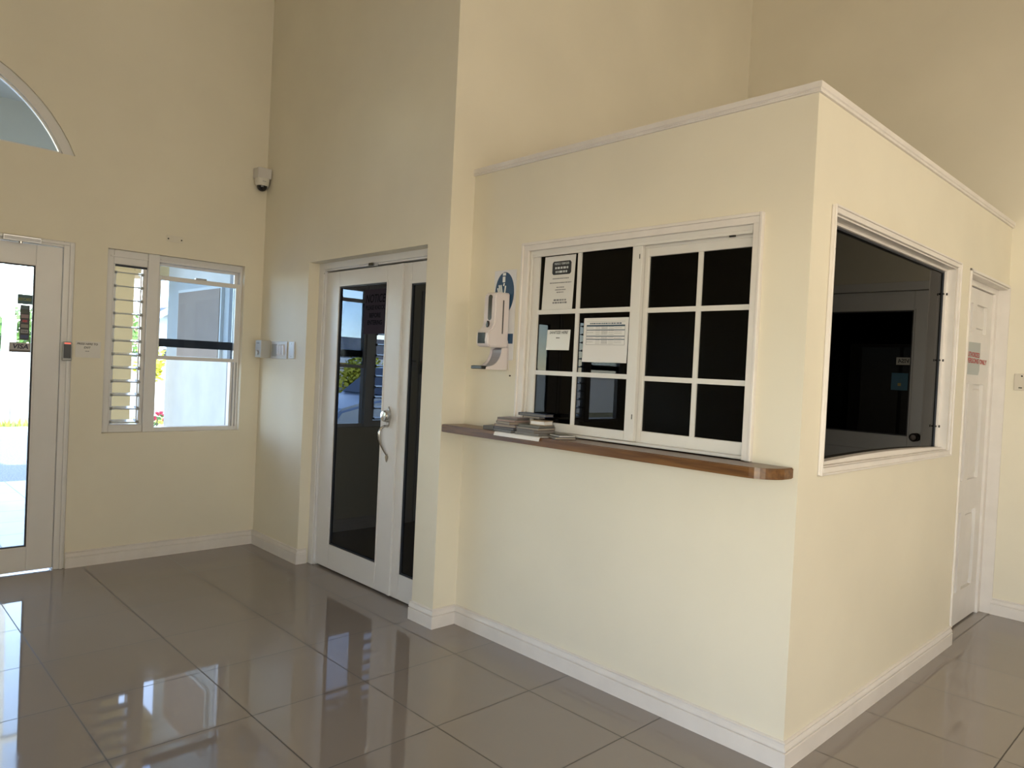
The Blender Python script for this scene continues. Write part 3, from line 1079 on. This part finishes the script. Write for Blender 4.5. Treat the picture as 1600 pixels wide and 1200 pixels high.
quad(-2.938, 2.228, -2.938, 2.212, .026)      # pump
quad(-2.936, 2.206, -2.936, 2.172, .022)      # bottle
quad(-2.941, 2.166, -2.934, 2.150, .010)      # drop
for a, b, cc, d in ((-2.884, 2.138, -2.900, 2.088), (-2.895, 2.156, -2.913, 2.092), (-2.911, 2.156, -2.928, 2.092), (-2.952, 2.150, -2.945, 2.092)):
    quad(a, b, cc, d, .010)
quad(-2.903, 2.090, -2.950, 2.082, .03)       # palm
obj('hand_symbol', m, mat('sign_white', (.78, .80, .80), .4), rt)
obj('band', MB().box(SX - .0075, SX - .0058, -3.035, -2.99, 1.80, 1.86), BLUE, rt)

ds = thing('sanitizer_dispenser', 'white automatic hand sanitiser dispenser with drip tray left of the sliding window', 'dispenser', (SX, -2.95, 1.64))
y0, y1 = -3.0, -2.895
b = SX - .0085
prof = [(b, 1.775), (b - .012, 1.775), (.028, 1.772), (.012, 1.784), (.008, 1.81), (.012, 1.862), (.026, 1.872), (.045, 1.885), (.056, 1.910), (.060, 1.94), (.060, 2.06), (.066, 2.088), (.085, 2.100), (b, 2.102)]
obj('body', MB().prism([(p[0], p[1]) for p in prof], 'y', y0, y1, .007, 3), PINKP, ds, smooth=True)
obj('level_slot', MB().box(.118, .128, y0 - .0012, y0 + .002, 1.855, 2.055, .001), mat('slot_grey', (.05, .05, .055), .3), ds)
t = MB()
cyv = (y0 + y1) / 2 - .004
pt = [(cyv + .016 * math.cos(a), 2.068 + .016 * math.sin(a)) for a in [math.pi * i / 10 for i in range(11)]] + [(cyv + .016 * math.cos(a), 1.948 + .016 * math.sin(a)) for a in [math.pi + math.pi * i / 10 for i in range(11)]]
t.prism(pt, 'x', .0588, .062)
obj('level_window', t, mat('smoked_plastic', (.06, .06, .055), .12), ds)
t = MB()
dr = [(cyv, 1.928), (cyv + .006, 1.915), (cyv + .010, 1.902), (cyv + .007, 1.892), (cyv, 1.888), (cyv - .007, 1.892), (cyv - .010, 1.902), (cyv - .006, 1.915)]
t.prism(dr, 'x', .040, .058)
obj('drop_mark', t, BLACKP, ds)
obj('sensor_window', MB().box(.0065, .013, y0 + .024, y1 - .016, 1.792, 1.856, .003), mat('sensor_glass', (.02, .03, .04), .08), ds)
# bracket sweeping out to the tray
sp = [(b, 1.775)]
arcp = []
for i in range(11):
    a = math.pi / 2 * i / 10
    arcp.append((.128 - .105 * (1 - math.cos(a)), 1.770 - .112 * math.sin(a)))
prof = [(b, 1.774)] + [(b - .012, 1.774)] + arcp + [(.010, 1.655), (.006, 1.640), (b, 1.640)]
for nm, ya_, yb_ in (('side_cheek', y0, y0 + .006), ('side_cheek', y1 - .006, y1)):
    obj(nm, MB().prism(prof, 'y', ya_, yb_), PINKP, ds)
inner = [(b, 1.774), (b - .01, 1.774)] + [(p[0] + .012, p[1] - .010) for p in arcp] + [(.03, 1.645), (b, 1.645)]
obj('splash_back', MB().prism(inner, 'y', y0 + .006, y1 - .006), mat('grey_splash', (.30, .29, .32), .3), ds)
obj('drip_tray', MB().box(-.025, .062, y0 + .004, y1 - .004, 1.640, 1.660, .004), BLACKP, ds)
m = MB()
for i in range(6):
    xx_ = -.014 + i * .012
    m.box(xx_, xx_ + .004, y0 + .012, y1 - .012, 1.6595, 1.662)
obj('tray_grille', m, GREYP, ds)
m = MB()
for i in range(4):
    m.cyl((.09 + i * .017, y0 - .001, 1.787), (.09 + i * .017, y0 + .002, 1.787), .003, n=8)
m.tube([(b - .004, y0 + .004, 1.82), (b - .002, y0 - .006, 1.78), (b - .002, y0 - .008, 1.70), (b - .001, y0 - .016, 1.64)], .0022, 6)
obj('power_lead', m, PINKP, ds)
rt = thing('wall_screw', 'small dark screw in the wall below the dispenser', 'screw', (XF, -3.022, 1.608))
obj('screw_head', MB().lathe((XF, -3.022, 1.608), (-1, 0, 0), [(.0045, 0), (.0045, .006), (.003, .008), (0, .008)], 10), mat('dark_iron', (.05, .03, .02), .5), rt)

# ------------------------------------------------------------------ fittings on the walls
# security camera
cam_r = thing('security_camera', 'white dome security camera on a box in the wall corner', 'camera', (-.07, 0, 3.2))
obj('junction_box', MB().box(-.128, -.006, -.105, 0, 3.195, 3.285, .006), mat('camera_box', (.62, .60, .58), .45), cam_r)
dz = 3.195
dc = (-.070, -.058, dz)
obj('dome_housing', MB().lathe(dc, (0, 0, -1), [(0, 0), (.060, 0), (.061, .012), (.058, .045), (.052, .060), (.047, .062), (0, .062)]), mat('camera_shell', (.70, .68, .62), .35), cam_r, smooth=True)
pr = [(.046, .060)] + [(.044 * math.cos(math.pi / 2 * i / 8), .062 + .044 * math.sin(math.pi / 2 * i / 8)) for i in range(9)]
obj('dome_cover', MB().lathe(dc, (0, 0, -1), pr), mat('smoked_dome', (.012, .012, .016), .06), cam_r, smooth=True)
m = MB()
strokes(m, (-.078, -.058 - .0605, dz - .030), AX, AU, [(0, 0, .03)], .006, 2, off=.002)
obj('maker_mark', m, GREYP, cam_r)

# intercom box, switches, narrow plate
ic = thing('intercom_box', 'deep white wall box with a round button, next to the corner', 'intercom', (0, -.15, 1.645))
obj('housing', MB().box(-.09, 0, -.21, -.097, 1.648, 1.797, .005), mat('intercom_shell', (.50, .50, .48), .4), ic)
obj('button', MB().lathe((-.09, -.155, 1.69), (-1, 0, 0), [(0, 0), (.020, 0), (.020, .006), (.014, .012), (0, .013)]), ALUR, ic, smooth=True)
m = MB()
strokes(m, (-.0905, -.155, 1.772), BX, AU, [(0, 0, .05)], .010, 4, off=.001)
obj('marking', m, INKG, ic)
sw = thing('light_switch', 'white switch plate with three rockers beside the intercom box', 'switch', (0, -.375, 1.645))
obj('plate', MB().box(-.010, 0, -.522, -.232, 1.645, 1.792, .004), mat('switch_plate', (.56, .56, .57), .35), sw)
for i in range(3):
    yy = -.370 - i * .046
    o = MB().prism([(-.016, 1.685), (-.010, 1.675), (-.008, 1.675), (-.008, 1.768), (-.010, 1.768), (-.020, 1.755)], 'y', yy - .017, yy + .017)
    obj('rocker', o, PLAST, sw)
obj('blank_insert', MB().box(-.012, -.009, -.345, -.250, 1.665, 1.770, .002), GREYP, sw)
np_ = thing('switch_plate', 'narrow blank white plate between three-rocker switch and tinted door', 'plate', (0, -.605, 1.648))
obj('plate', MB().box(-.012, 0, -.655, -.558, 1.650, 1.790, .004), mat('blue_white_plate', (.62, .66, .72), .35), np_)
for z_ in (1.772, 1.668):
    obj('plate_screw', MB().cyl((-.0132, -.607, z_), (-.0115, -.607, z_), .005, n=10), GREYP, np_)

pl = thing('cover_plate', 'small blank cover plate on the wall above the louvre window', 'plate', (-.754, 0, 2.545))
obj('plate', MB().box(-.818, -.690, -.006, 0, 2.545, 2.597, .002), mat('plate_cream', (.72, .68, .58), .45), pl)
for x_ in (-.805, -.703):
    obj('plate_screw', MB().cyl((x_, -.0072, 2.568), (x_, -.0055, 2.568), .006, n=10), BLACKP, pl)

bp_ = thing('outlet_plate', 'beige wall plate on the end wall right of the booth door', 'plate', (XD, -4.95, 1.672))
obj('plate', MB().box(XD - .010, XD, -5.03, -4.878, 1.672, 1.794, .004), mat('plate_beige', (.62, .57, .48), .4), bp_)
obj('plate_screw', MB().cyl((XD - .0115, -4.925, 1.776), (XD - .0095, -4.925, 1.776), .006, n=10), BLACKP, bp_)
obj('screw_slot', MB().box(XD - .0115, XD - .0095, -4.93, -4.908, 1.687, 1.694), BLACKP, bp_)

# door hardware
ml = thing('magnetic_lock', 'silver magnetic lock bar at the head of the entrance door', 'lock', (-1.79, -.012, 2.37))
obj('housing', MB().box(-1.905, -1.676, -.045, -.0125, 2.385, 2.425, .003), ALUR, ml)
obj('cover_strip', MB().box(-1.898, -1.682, -.048, -.045, 2.391, 2.415), mat('pale_aluminium', (.62, .63, .66), .35), ml)
obj('indicator', MB().cyl((-1.80, -.034, 2.386), (-1.80, -.034, 2.372), .012, n=12), CHROME, ml)
rd = thing('card_reader', 'dark card reader with a red light on the entrance door jamb', 'reader', (-1.487, -.012, 1.56))
obj('back_box', MB().box(-1.520, -1.458, -.032, -.0125, 1.555, 1.695, .005), GREYP, rd)
obj('face', MB().box(-1.513, -1.466, -.036, -.031, 1.575, 1.675, .003), mat('reader_face', (.012, .022, .034), .25), rd)
obj('indicator', MB().box(-1.508, -1.470, -.037, -.033, 1.680, 1.688, .001), mat('red_led', (.6, .1, .08), .4, emit=((1, .15, .1), 1.2)), rd)
ex = thing('exit_sign', 'small white exit paper taped beside the card reader', 'sign', (-1.348, 0, 1.582))
obj('sheet', MB().box(-1.431, -1.262, -.002, 0, 1.584, 1.706), PAPERS, ex)
text('lettering', 'PRESS HERE TO', (-1.352, -.0022, 1.687), AX, AU, .140, .015, INK, ex, shear=.25, bold=.02)
text('lettering', 'EXIT', (-1.352, -.0022, 1.660), AX, AU, .046, .015, INK, ex, shear=.25, bold=.02)
m = MB()
strokes(m, (-1.352, -.0022, 1.632), AX, AU, [(0, 0, .025)], .005, 2)
obj('print', m, INKG, ex)
dsn = thing('door_sensor', 'small black contact sensor at the head of the tinted door', 'sensor', (.09, -1.605, 2.37))
obj('housing', MB().box(.076, .108, -1.63, -1.575, 2.353, 2.376, .003), BLACKP, dsn)
obj('bracket', MB().box(.086, .108, -1.66, -1.63, 2.353, 2.376, .002), ALUR, dsn)

# stickers on the entrance glass (on the room side)
GY = .0255
st = thing('card_sticker', 'teal card payment sticker highest on the entrance glass', 'sticker', (-1.735, GY, 1.945))
obj('sheet', MB().box(-1.797, -1.7075, GY - .001, GY, 1.948, 2.018), mat('sticker_teal', (.02, .09, .12), .4), st)
text('lettering', 'KEYCARD', (-1.752, GY - .0012, 1.983), AX, AU, .076, .022, mat('sticker_olive', (.26, .28, .05), .5), st, bold=.02)
st = thing('logo_strip', 'narrow dark strip of bank card logos on the entrance glass', 'sticker', (-1.742, GY, 1.69))
obj('sheet', MB().box(-1.779, -1.720, GY - .001, GY, 1.692, 1.942), mat('sticker_dark', (.018, .022, .03), .4), st)
bl = [(1.925, (.05, .10, .12)), (1.895, (.04, .06, .05)), (1.862, (.22, .16, .17)), (1.828, (.06, .03, .05)), (1.792, (.20, .20, .18)), (1.754, (.25, .26, .28)), (1.716, (.03, .05, .14))]
for i, (z_, cc) in enumerate(bl):
    obj('card_logo', MB().box(-1.772, -1.727, GY - .0016, GY - .0009, z_ - .013, z_ + .013), mat('logo_%d' % i, cc, .4), st)
m = MB()
for dx in (-.006, .006):
    m.face(disc((-1.7495 + dx, GY - .0018, 1.828), AX, AU, .009, .009, 16))
obj('logo_rings', m, mat('logo_red', (.35, .05, .07), .4), st)
text('lettering', 'VISA', (-1.7495, GY - .0018, 1.754), AX, AU, .032, .011, mat('visa_blue', (.008, .010, .05), .5), st, shear=.2, bold=.02)
st = thing('visa_sticker', 'grey payment card sticker lowest on the entrance glass', 'sticker', (-1.77, GY, 1.60))
obj('sheet', MB().box(-1.838, -1.7085, GY - .001, GY, 1.603, 1.672), mat('sticker_grey', (.40, .39, .40), .45), st)
obj('band', MB().box(-1.836, -1.710, GY - .0014, GY - .0008, 1.605, 1.619), mat('sticker_band', (.12, .11, .10), .45), st)
text('lettering', 'VISA', (-1.769, GY - .0014, 1.645), AX, AU, .092, .034, MATS['visa_blue'], st, shear=.2, bold=.025)

# notice on the tinted door; dimming by the dark glass is put into its colours
nb = thing('door_notice', 'notice sheet on the tinted double door, coloured dim as if behind the glass', 'notice', (.131, -1.60, 1.86))
obj('sheet', MB().box(.1305, .1315, -1.755, -1.46, 1.86, 2.19), mat('dim_sheet', (.034, .028, .040), .9, spec=0.05), nb)
DT = mat('dim_ink', (.003, .003, .006), .9, spec=0.05)
text('lettering', 'NOTICE', (.1303, -1.61, 2.122), BX, AU, .26, .062, DT, nb, shear=.2, bold=.01)
for z_, s_, w_ in ((2.055, 'PLEASE KNOCK', .25), (1.998, 'BEFORE', .15), (1.945, 'ENTERING', .19)):
    text('lettering', s_, (.1303, -1.61, z_), BX, AU, w_, .034, DT, nb, bold=.02)

# notice on the booth side door
ys_ = YC + .080
sn = thing('door_sign', 'grey plastic sleeve with red lettering on the panelled booth door', 'sign', (3.0, ys_, 1.75))
obj('sleeve', MB().prism([(2.80, 1.765), (3.165, 1.765), (3.19, 1.80), (3.185, 1.995), (2.80, 1.985)], 'y', ys_ - .003, ys_), mat('sleeve_grey', (.36, .40, .40), .3), sn)
obj('sheet', MB().box(2.80, 3.42, ys_ - .0006, ys_, 1.752, 1.935), PAPER, sn)
text('lettering', 'AUTHORIZED', (3.01, ys_ - .0032, 1.905), AX, AU, .33, .035, INKR, sn, bold=.02)
text('lettering', 'PERSONS ONLY', (3.12, ys_ - .0032, 1.862), AX, AU, .50, .035, INKR, sn, bold=.02)

# stickers on the end-wall office door
gx_ = XD + .0335
st = thing('visa_sticker', 'card sticker on the office door glass, reflected in the booth pane', 'sticker', (gx_, -5.375, 1.84))
obj('sheet', MB().box(gx_ - .001, gx_, -5.43, -5.32, 1.838, 1.898), mat('sticker_pale', (.62, .60, .55), .5), st)
text('lettering', 'VISA', (gx_ - .0012, -5.375, 1.870), BX, AU, .085, .034, INK, st, shear=.2, bold=.02)
st = thing('card_sticker', 'blue card sticker under the white one on the office door glass', 'sticker', (gx_, -5.39, 1.64))
obj('sheet', MB().box(gx_ - .001, gx_, -5.46, -5.335, 1.63, 1.77), mat('sticker_blue', (.03, .16, .26), .5), st)
obj('card_logo', MB().box(gx_ - .0015, gx_ - .0009, -5.41, -5.385, 1.665, 1.688), mat('logo_amber', (.6, .45, .12), .5), st)

# ------------------------------------------------------------------ outside
WHT = mat('white_render', (.78, .78, .76), .8, var=.06, vscale=2)
BEIGE = mat('beige_render', (.66, .50, .27), .8, var=.06, vscale=3)
GREYW = mat('grey_render', (.56, .58, .58), .85, var=.10, vscale=3, bump=.05, bscale=40)
ASPH = mat('asphalt', (.30, .30, .32), .9, var=.45, vscale=60)
struct('forecourt', MB().box(-14, 3, .16, 4.48, -.12, -.02), PLAZA, 'pale tiled forecourt outside the entrance doors', 'paving')
struct('road', MB().box(-45, 40, 4.48, 10.4, -.16, -.06), ASPH, 'grey asphalt car park beyond the forecourt', 'road')
struct('kerb', MB().box(-45, 40, 10.4, 11.5, -.16, .0), mat('concrete', (.66, .65, .62), .85, var=.1), 'pale concrete kerb strip beyond the asphalt', 'kerb')
struct('verge', MB().box(-45, 45, 11.5, 60, -.16, -.01), mat('dry_soil', (.34, .31, .16), .9, var=.3, vscale=3), 'dry yellow-green verge in front of the boundary wall', 'ground')
gr = bmesh.new()
rnd = random.Random(3)
t = MB()
for i in range(1500):
    x, y = rnd.uniform(-12, 6), rnd.uniform(11.55, 12.1)
    h = rnd.uniform(.05, .16)
    a = rnd.uniform(0, 6.28)
    dx, dy = math.cos(a) * .02, math.sin(a) * .02
    t.face([(x - dx, y - dy, -.01), (x + dx, y + dy, -.01), (x + rnd.uniform(-.05, .05), y, h)])
tag(obj('grass', t, mat('grass_green', (.32, .36, .06), .8), None, (0, 11.8, 0)), 'sparse yellow-green grass along the foot of the boundary wall', 'grass', kind='stuff')
struct('boundary_wall', MB().box(-45, 45, 13.8, 14.0, -.1, 1.46).box(-45, 45, 13.76, 14.04, 1.46, 1.52, .01), WHT, 'long white boundary wall beyond the car park', 'wall')

# portico: columns, header, roof, wing wall
struct('portico_roof', MB().box(-4.7, -.34, .16, 2.9, 4.05, 4.25), mat('roof_soffit', (.50, .46, .38), .9), 'flat portico roof outside the fanlight', 'roof')
struct('portico_header', MB().box(-.345, .02, 2.42, 2.85, 2.485, 2.95), BEIGE, 'beige portico beam between column and wing wall', 'beam')
struct('portico_fascia', MB().box(-5.3, .02, 2.42, 2.85, 3.3, 4.05), mat('roof_soffit', (.50, .46, .38), .9), 'grey portico fascia outside the fanlight', 'beam')
for nm, xa, lb in (('column', -.78, 'beige square portico column seen through the louvres'), ('column', -4.66, 'beige square portico column beyond the entrance, out of frame')):
    m = MB().box(xa, xa + .435, 2.42, 2.85, -.02, 3.7, .01).box(xa - .012, xa + .447, 2.408, 2.862, 2.50, 2.53, .004)
    tag(obj(nm, m, BEIGE, None, (xa + .21, 2.63, -.02)), lb, 'column')
struct('wing_wall', MB().box(.0, .2, .16, 2.40, -.02, 4.05), GREYW, 'pale grey wing wall standing outside the sash window', 'wall')
sb = thing('notice_board', 'brown board in a white frame on the wing wall outside the window', 'board', (0, 1.4, 1.56))
ob = [(.83, 1.60), (2.0, 1.60), (2.0, 2.33), (.83, 2.33)]
ib = [(.86, 1.625), (1.97, 1.625), (1.97, 2.30), (.86, 2.30)]
obj('frame', MB().prism(ob, 'x', -.03, 0), WHT, sb)
obj('panel', MB().prism(ib, 'x', -.036, -.029), mat('board_brown', (.36, .27, .21), .7, var=.08), sb)
obj('downpipe', MB().box(-.05, 0, .52, .60, -.02, 3.9, .01), mat('pipe_dark', (.10, .11, .13), .5), None, (0, .56, 0))
tag(bpy.data.objects['downpipe'], 'dark drain pipe on the wing wall close to the window', 'pipe')

# utility pole
pl = thing('utility_pole', 'bleached wooden utility pole seen through the entrance glass', 'pole', (.04, 12.4, 0))
obj('post', MB().cyl((.04, 12.4, -.02), (.14, 12.4, 7.5), .115, .095, 18), mat('bleached_wood', (.66, .63, .58), .85, var=.12, vscale=5), pl, smooth=True)
obj('crossarm', MB().box(-.7, .95, 12.28, 12.40, 6.8, 6.92, .01), MATS['bleached_wood'], pl)
obj('cable_guard', MB().cyl((.17, 12.33, 0), (.185, 12.33, 2.2), .03, n=10), mat('guard_grey', (.45, .45, .45), .6), pl)


def foliage(name, label, cat, center, rad, n, leaf, color, seed, trunk=None, droop=False, group=None):
    rnd = random.Random(seed)
    c = Vector(center)
    rt = thing(name, label, cat, (center[0], center[1], 0), group)
    m = MB()
    for i in range(n):
        d = Vector((rnd.gauss(0, 1), rnd.gauss(0, 1), rnd.gauss(0, 1))).normalized()
        p = c + Vector((d.x * rad[0], d.y * rad[1], d.z * rad[2])) * rnd.uniform(.45, 1)
        if p.z < 0.02:
            p.z = .02 + rnd.random() * .1
        u = Vector((rnd.gauss(0, 1), rnd.gauss(0, 1), rnd.gauss(0, .6))).normalized()
        v = u.orthogonal().normalized()
        L = leaf * rnd.uniform(.6, 1.3)
        m.face([p, p + u * L * .5 + v * L * .28, p + u * L, p + u * L * .5 - v * L * .28])
    obj('leaves', m, mat('leaf_' + name + str(seed), color, .6, var=.35, vscale=4), rt)
    s = MB()
    for k in range(4):
        q = c + Vector((rnd.uniform(-.5, .5) * rad[0], rnd.uniform(-.5, .5) * rad[1], rad[2] * .2))
        s.tube([(c.x, c.y, -.01), ((c.x + q.x) / 2 + .03, (c.y + q.y) / 2, q.z * .5), tuple(q)], [.05, .035, .015], 7)
    obj('stems', s, mat('bark', (.20, .15, .10), .9), rt)
    return rt


GRN, YEL, LIM = (.10, .20, .035), (.42, .42, .04), (.26, .36, .06)
foliage('palm_shrub', 'tall green shrub over the boundary wall behind the utility pole', 'shrub', (.75, 14.9, 1.75), (.75, .6, .9), 420, .30, GRN, 1)
foliage('hedge_shrub', 'yellow-green shrub at the boundary wall seen between the louvres', 'shrub', (3.18, 13.2, 1.35), (.30, .3, .5), 420, .16, YEL, 2)
foliage('hedge_shrub', 'lime shrub left of the wing wall seen through the sash', 'shrub', (4.0, 13.3, 1.2), (.24, .26, .42), 260, .14, LIM, 3)
foliage('tree', 'green tree rising behind the boundary wall, right of the pole', 'tree', (3.6, 19, 2.2), (1.2, 1.0, 1.2), 700, .26, GRN, 4)
foliage('tree', 'broad green tree behind the boundary wall left of the entrance', 'tree', (-2.2, 19, 1.9), (2.0, 1.2, 1.3), 900, .30, GRN, 5)
foliage('hedge_shrub', 'leafy yellow shrub by the wall, mirrored in the tinted door', 'shrub', (-9.0, 13.0, 1.1), (.9, .35, .85), 900, .20, YEL, 6)
foliage('hedge_shrub', 'lime green shrub by the wall, mirrored in the tinted door', 'shrub', (-11.5, 13.0, 1.05), (.9, .35, .85), 700, .20, LIM, 7)
foliage('tree', 'green tree behind the yellow house, mirrored in the tinted door', 'tree', (-23.5, 24, 2.4), (1.8, 1.4, 1.6), 700, .35, GRN, 8)

# flowers near the wing wall
fl = thing('flower_plant', 'small plant with red blossoms at the end of the wing wall', 'plant', (.12, 3.05, 0))
m = MB()
m2 = MB()
rnd = random.Random(12)
for i in range(46):
    p = Vector((.12 + rnd.uniform(-.12, .12), 3.05 + rnd.uniform(-.12, .12), rnd.uniform(.3, .92)))
    u = Vector((rnd.gauss(0, 1), rnd.gauss(0, 1), .4)).normalized()
    v = u.orthogonal()
    m.face([p, p + u * .04 + v * .02, p + u * .08, p + u * .04 - v * .02])
for i in range(9):
    p = Vector((.14 + rnd.uniform(-.08, .08), 3.03 + rnd.uniform(-.08, .08), .86 + rnd.uniform(-.05, .07)))
    m2.lathe(p, (0, -.4, 1), [(0, 0), (.018, .012), (.026, .03), (.010, .024), (0, .02)], 8)
obj('leaves', m, mat('plant_leaf', (.12, .26, .06), .6), fl)
obj('stems', MB().tube([(.12, 3.05, 0), (.11, 3.04, .5), (.14, 3.03, .88)], [.012, .009, .006], 6), MATS['bark'], fl)
obj('blossoms', m2, mat('blossom_red', (.65, .06, .10), .5), fl)


def house(name, label, x0, x1, y0, y1, ze, zr, wall, roof, ridge='x', z0=0.0):
    rt = thing(name, label, 'house', ((x0 + x1) / 2, (y0 + y1) / 2, z0))
    w = MB()
    ov = .35
    if ridge == 'x':
        ym = (y0 + y1) / 2
        w.prism([(y0, z0), (y1, z0), (y1, ze), (ym, zr - .1), (y0, ze)], 'x', x0, x1)
        r = MB().prism([(y0 - ov, ze - .15), (ym, zr), (y1 + ov, ze - .15), (y1 + ov, ze - .03), (ym, zr + .14), (y0 - ov, ze - .03)], 'x', x0 - ov, x1 + ov)
        f = MB().box(x0 - ov, x1 + ov, y0 - ov - .03, y0 - ov, ze - .22, ze)
    else:
        xm = (x0 + x1) / 2
        w.prism([(x0, z0), (x1, z0), (x1, ze), (xm, zr - .1), (x0, ze)], 'y', y0, y1)
        r = MB().prism([(x0 - ov, ze - .15), (xm, zr), (x1 + ov, ze - .15), (x1 + ov, ze - .03), (xm, zr + .14), (x0 - ov, ze - .03)], 'y', y0 - ov, y1 + ov)
        f = MB().prism([(x0 - ov, ze - .25), (xm, zr - .12), (x1 + ov, ze - .25), (x1 + ov, ze), (xm, zr + .15), (x0 - ov, ze)], 'y', y0 - ov - .04, y0 - ov)
    obj('walls', w, wall, rt)
    obj('roof', r, roof, rt)
    obj('fascia', f, WHT, rt)
    wm = x0 + (x1 - x0) * .35
    fo = obj('window', MB().frame('y', wm, wm + 1.0, z0 + .9, z0 + 1.9, .08, y0 - .04, y0 - .002), WHT, rt)
    obj('pane', MB().box(wm + .08, wm + .92, y0 - .02, y0 - .004, z0 + .98, z0 + 1.82), BLACKP, fo)
    return rt


REDR = mat('red_roof_tile', (.52, .20, .14), .8, var=.2, vscale=8)
GRYR = mat('grey_roof_tile', (.20, .19, .18), .8, var=.2, vscale=8)
YELW = mat('yellow_render', (.75, .48, .06), .8)
house('house', 'white house with a red tiled roof seen between the louvres', 3.9, 5.75, 22, 27, 1.9, 2.95, WHT, REDR, 'x')
house('house', 'white gabled house with grey-red roof at the edge of the sash', 6.45, 7.6, 24, 30, 2.9, 3.35, WHT, GRYR, 'y')
house('house', 'yellow house with a grey roof, mirrored in the tinted door', -20, -11.5, 22, 28, 1.85, 2.75, YELW, GRYR, 'x')

# parked car, mirrored in the tinted door
car = thing('car', 'silver-blue car parked in the shade, mirrored in the tinted door', 'car', (-5.6, 6.0, -.06))
BODY = mat('car_paint', (.42, .52, .66), .2, metal=.3)
side = [(-3.45, .30), (-3.42, .62), (-3.60, .86), (-4.35, 1.05), (-4.55, 1.08), (-5.25, 1.60), (-5.7, 1.68), (-6.7, 1.66), (-7.35, 1.18), (-7.75, 1.12), (-7.85, .9), (-7.85, .32), (-7.5, .22), (-3.8, .22)]
obj('body', MB().prism([(p[0], p[1] - .06) for p in side], 'y', 5.15, 6.85, .07, 3), BODY, car, smooth=True)
for yy in (5.135, 6.842):
    obj('side_window', MB().prism([(-4.70, 1.03), (-5.30, 1.48), (-6.62, 1.50), (-7.12, 1.08)], 'y', yy, yy + .022), mat('car_glass', (.03, .05, .09), .08), car)
obj('windscreen', MB().prism([(-4.58, 1.05), (-5.23, 1.535), (-5.20, 1.56), (-4.54, 1.07)], 'y', 5.30, 6.70), MATS['car_glass'], car)
for xx_ in (-4.3, -7.0):
    for yy in (5.17, 6.66):
        wo_ = obj('wheel', MB().lathe((xx_, yy, .26), (0, 1, 0), [(0, 0), (.26, 0), (.32, .03), (.32, .15), (.26, .18), (0, .18)], 24), mat('tyre', (.02, .02, .02), .8), car, smooth=True)
        obj('hubcap', MB().cyl((xx_, yy - .006, .26), (xx_, yy + .005, .26), .2, n=20), ALUR, wo_)
for yy in (5.22, 6.5):
    obj('headlamp', MB().box(-3.5, -3.40, yy, yy + .28, .56, .72, .02), mat('lamp_glass', (.8, .8, .8), .1), car)

struct('rear_sun_block', MB().box(-5, XD + 2, -16, YS - .2, 3.8, 4.0).box(-5, XD + 2, -16.2, -16, 0, 4.0), CEIL, 'unseen roof and wall added outside the rear window to block sun and sky', 'roof')  # added out of view to stop sun and sky entering the rear opening
# neighbours of the shell that only shade the forecourt: the building's own eaves
struct('roof_eaves', MB().box(XW - 6, XD + 6, .16, .5, H - .1, H + .15), CEIL, 'roof overhang above the entry wall outside', 'roof')

for o in list(SC.objects):
    if '_b' in o:
        del o['_b']
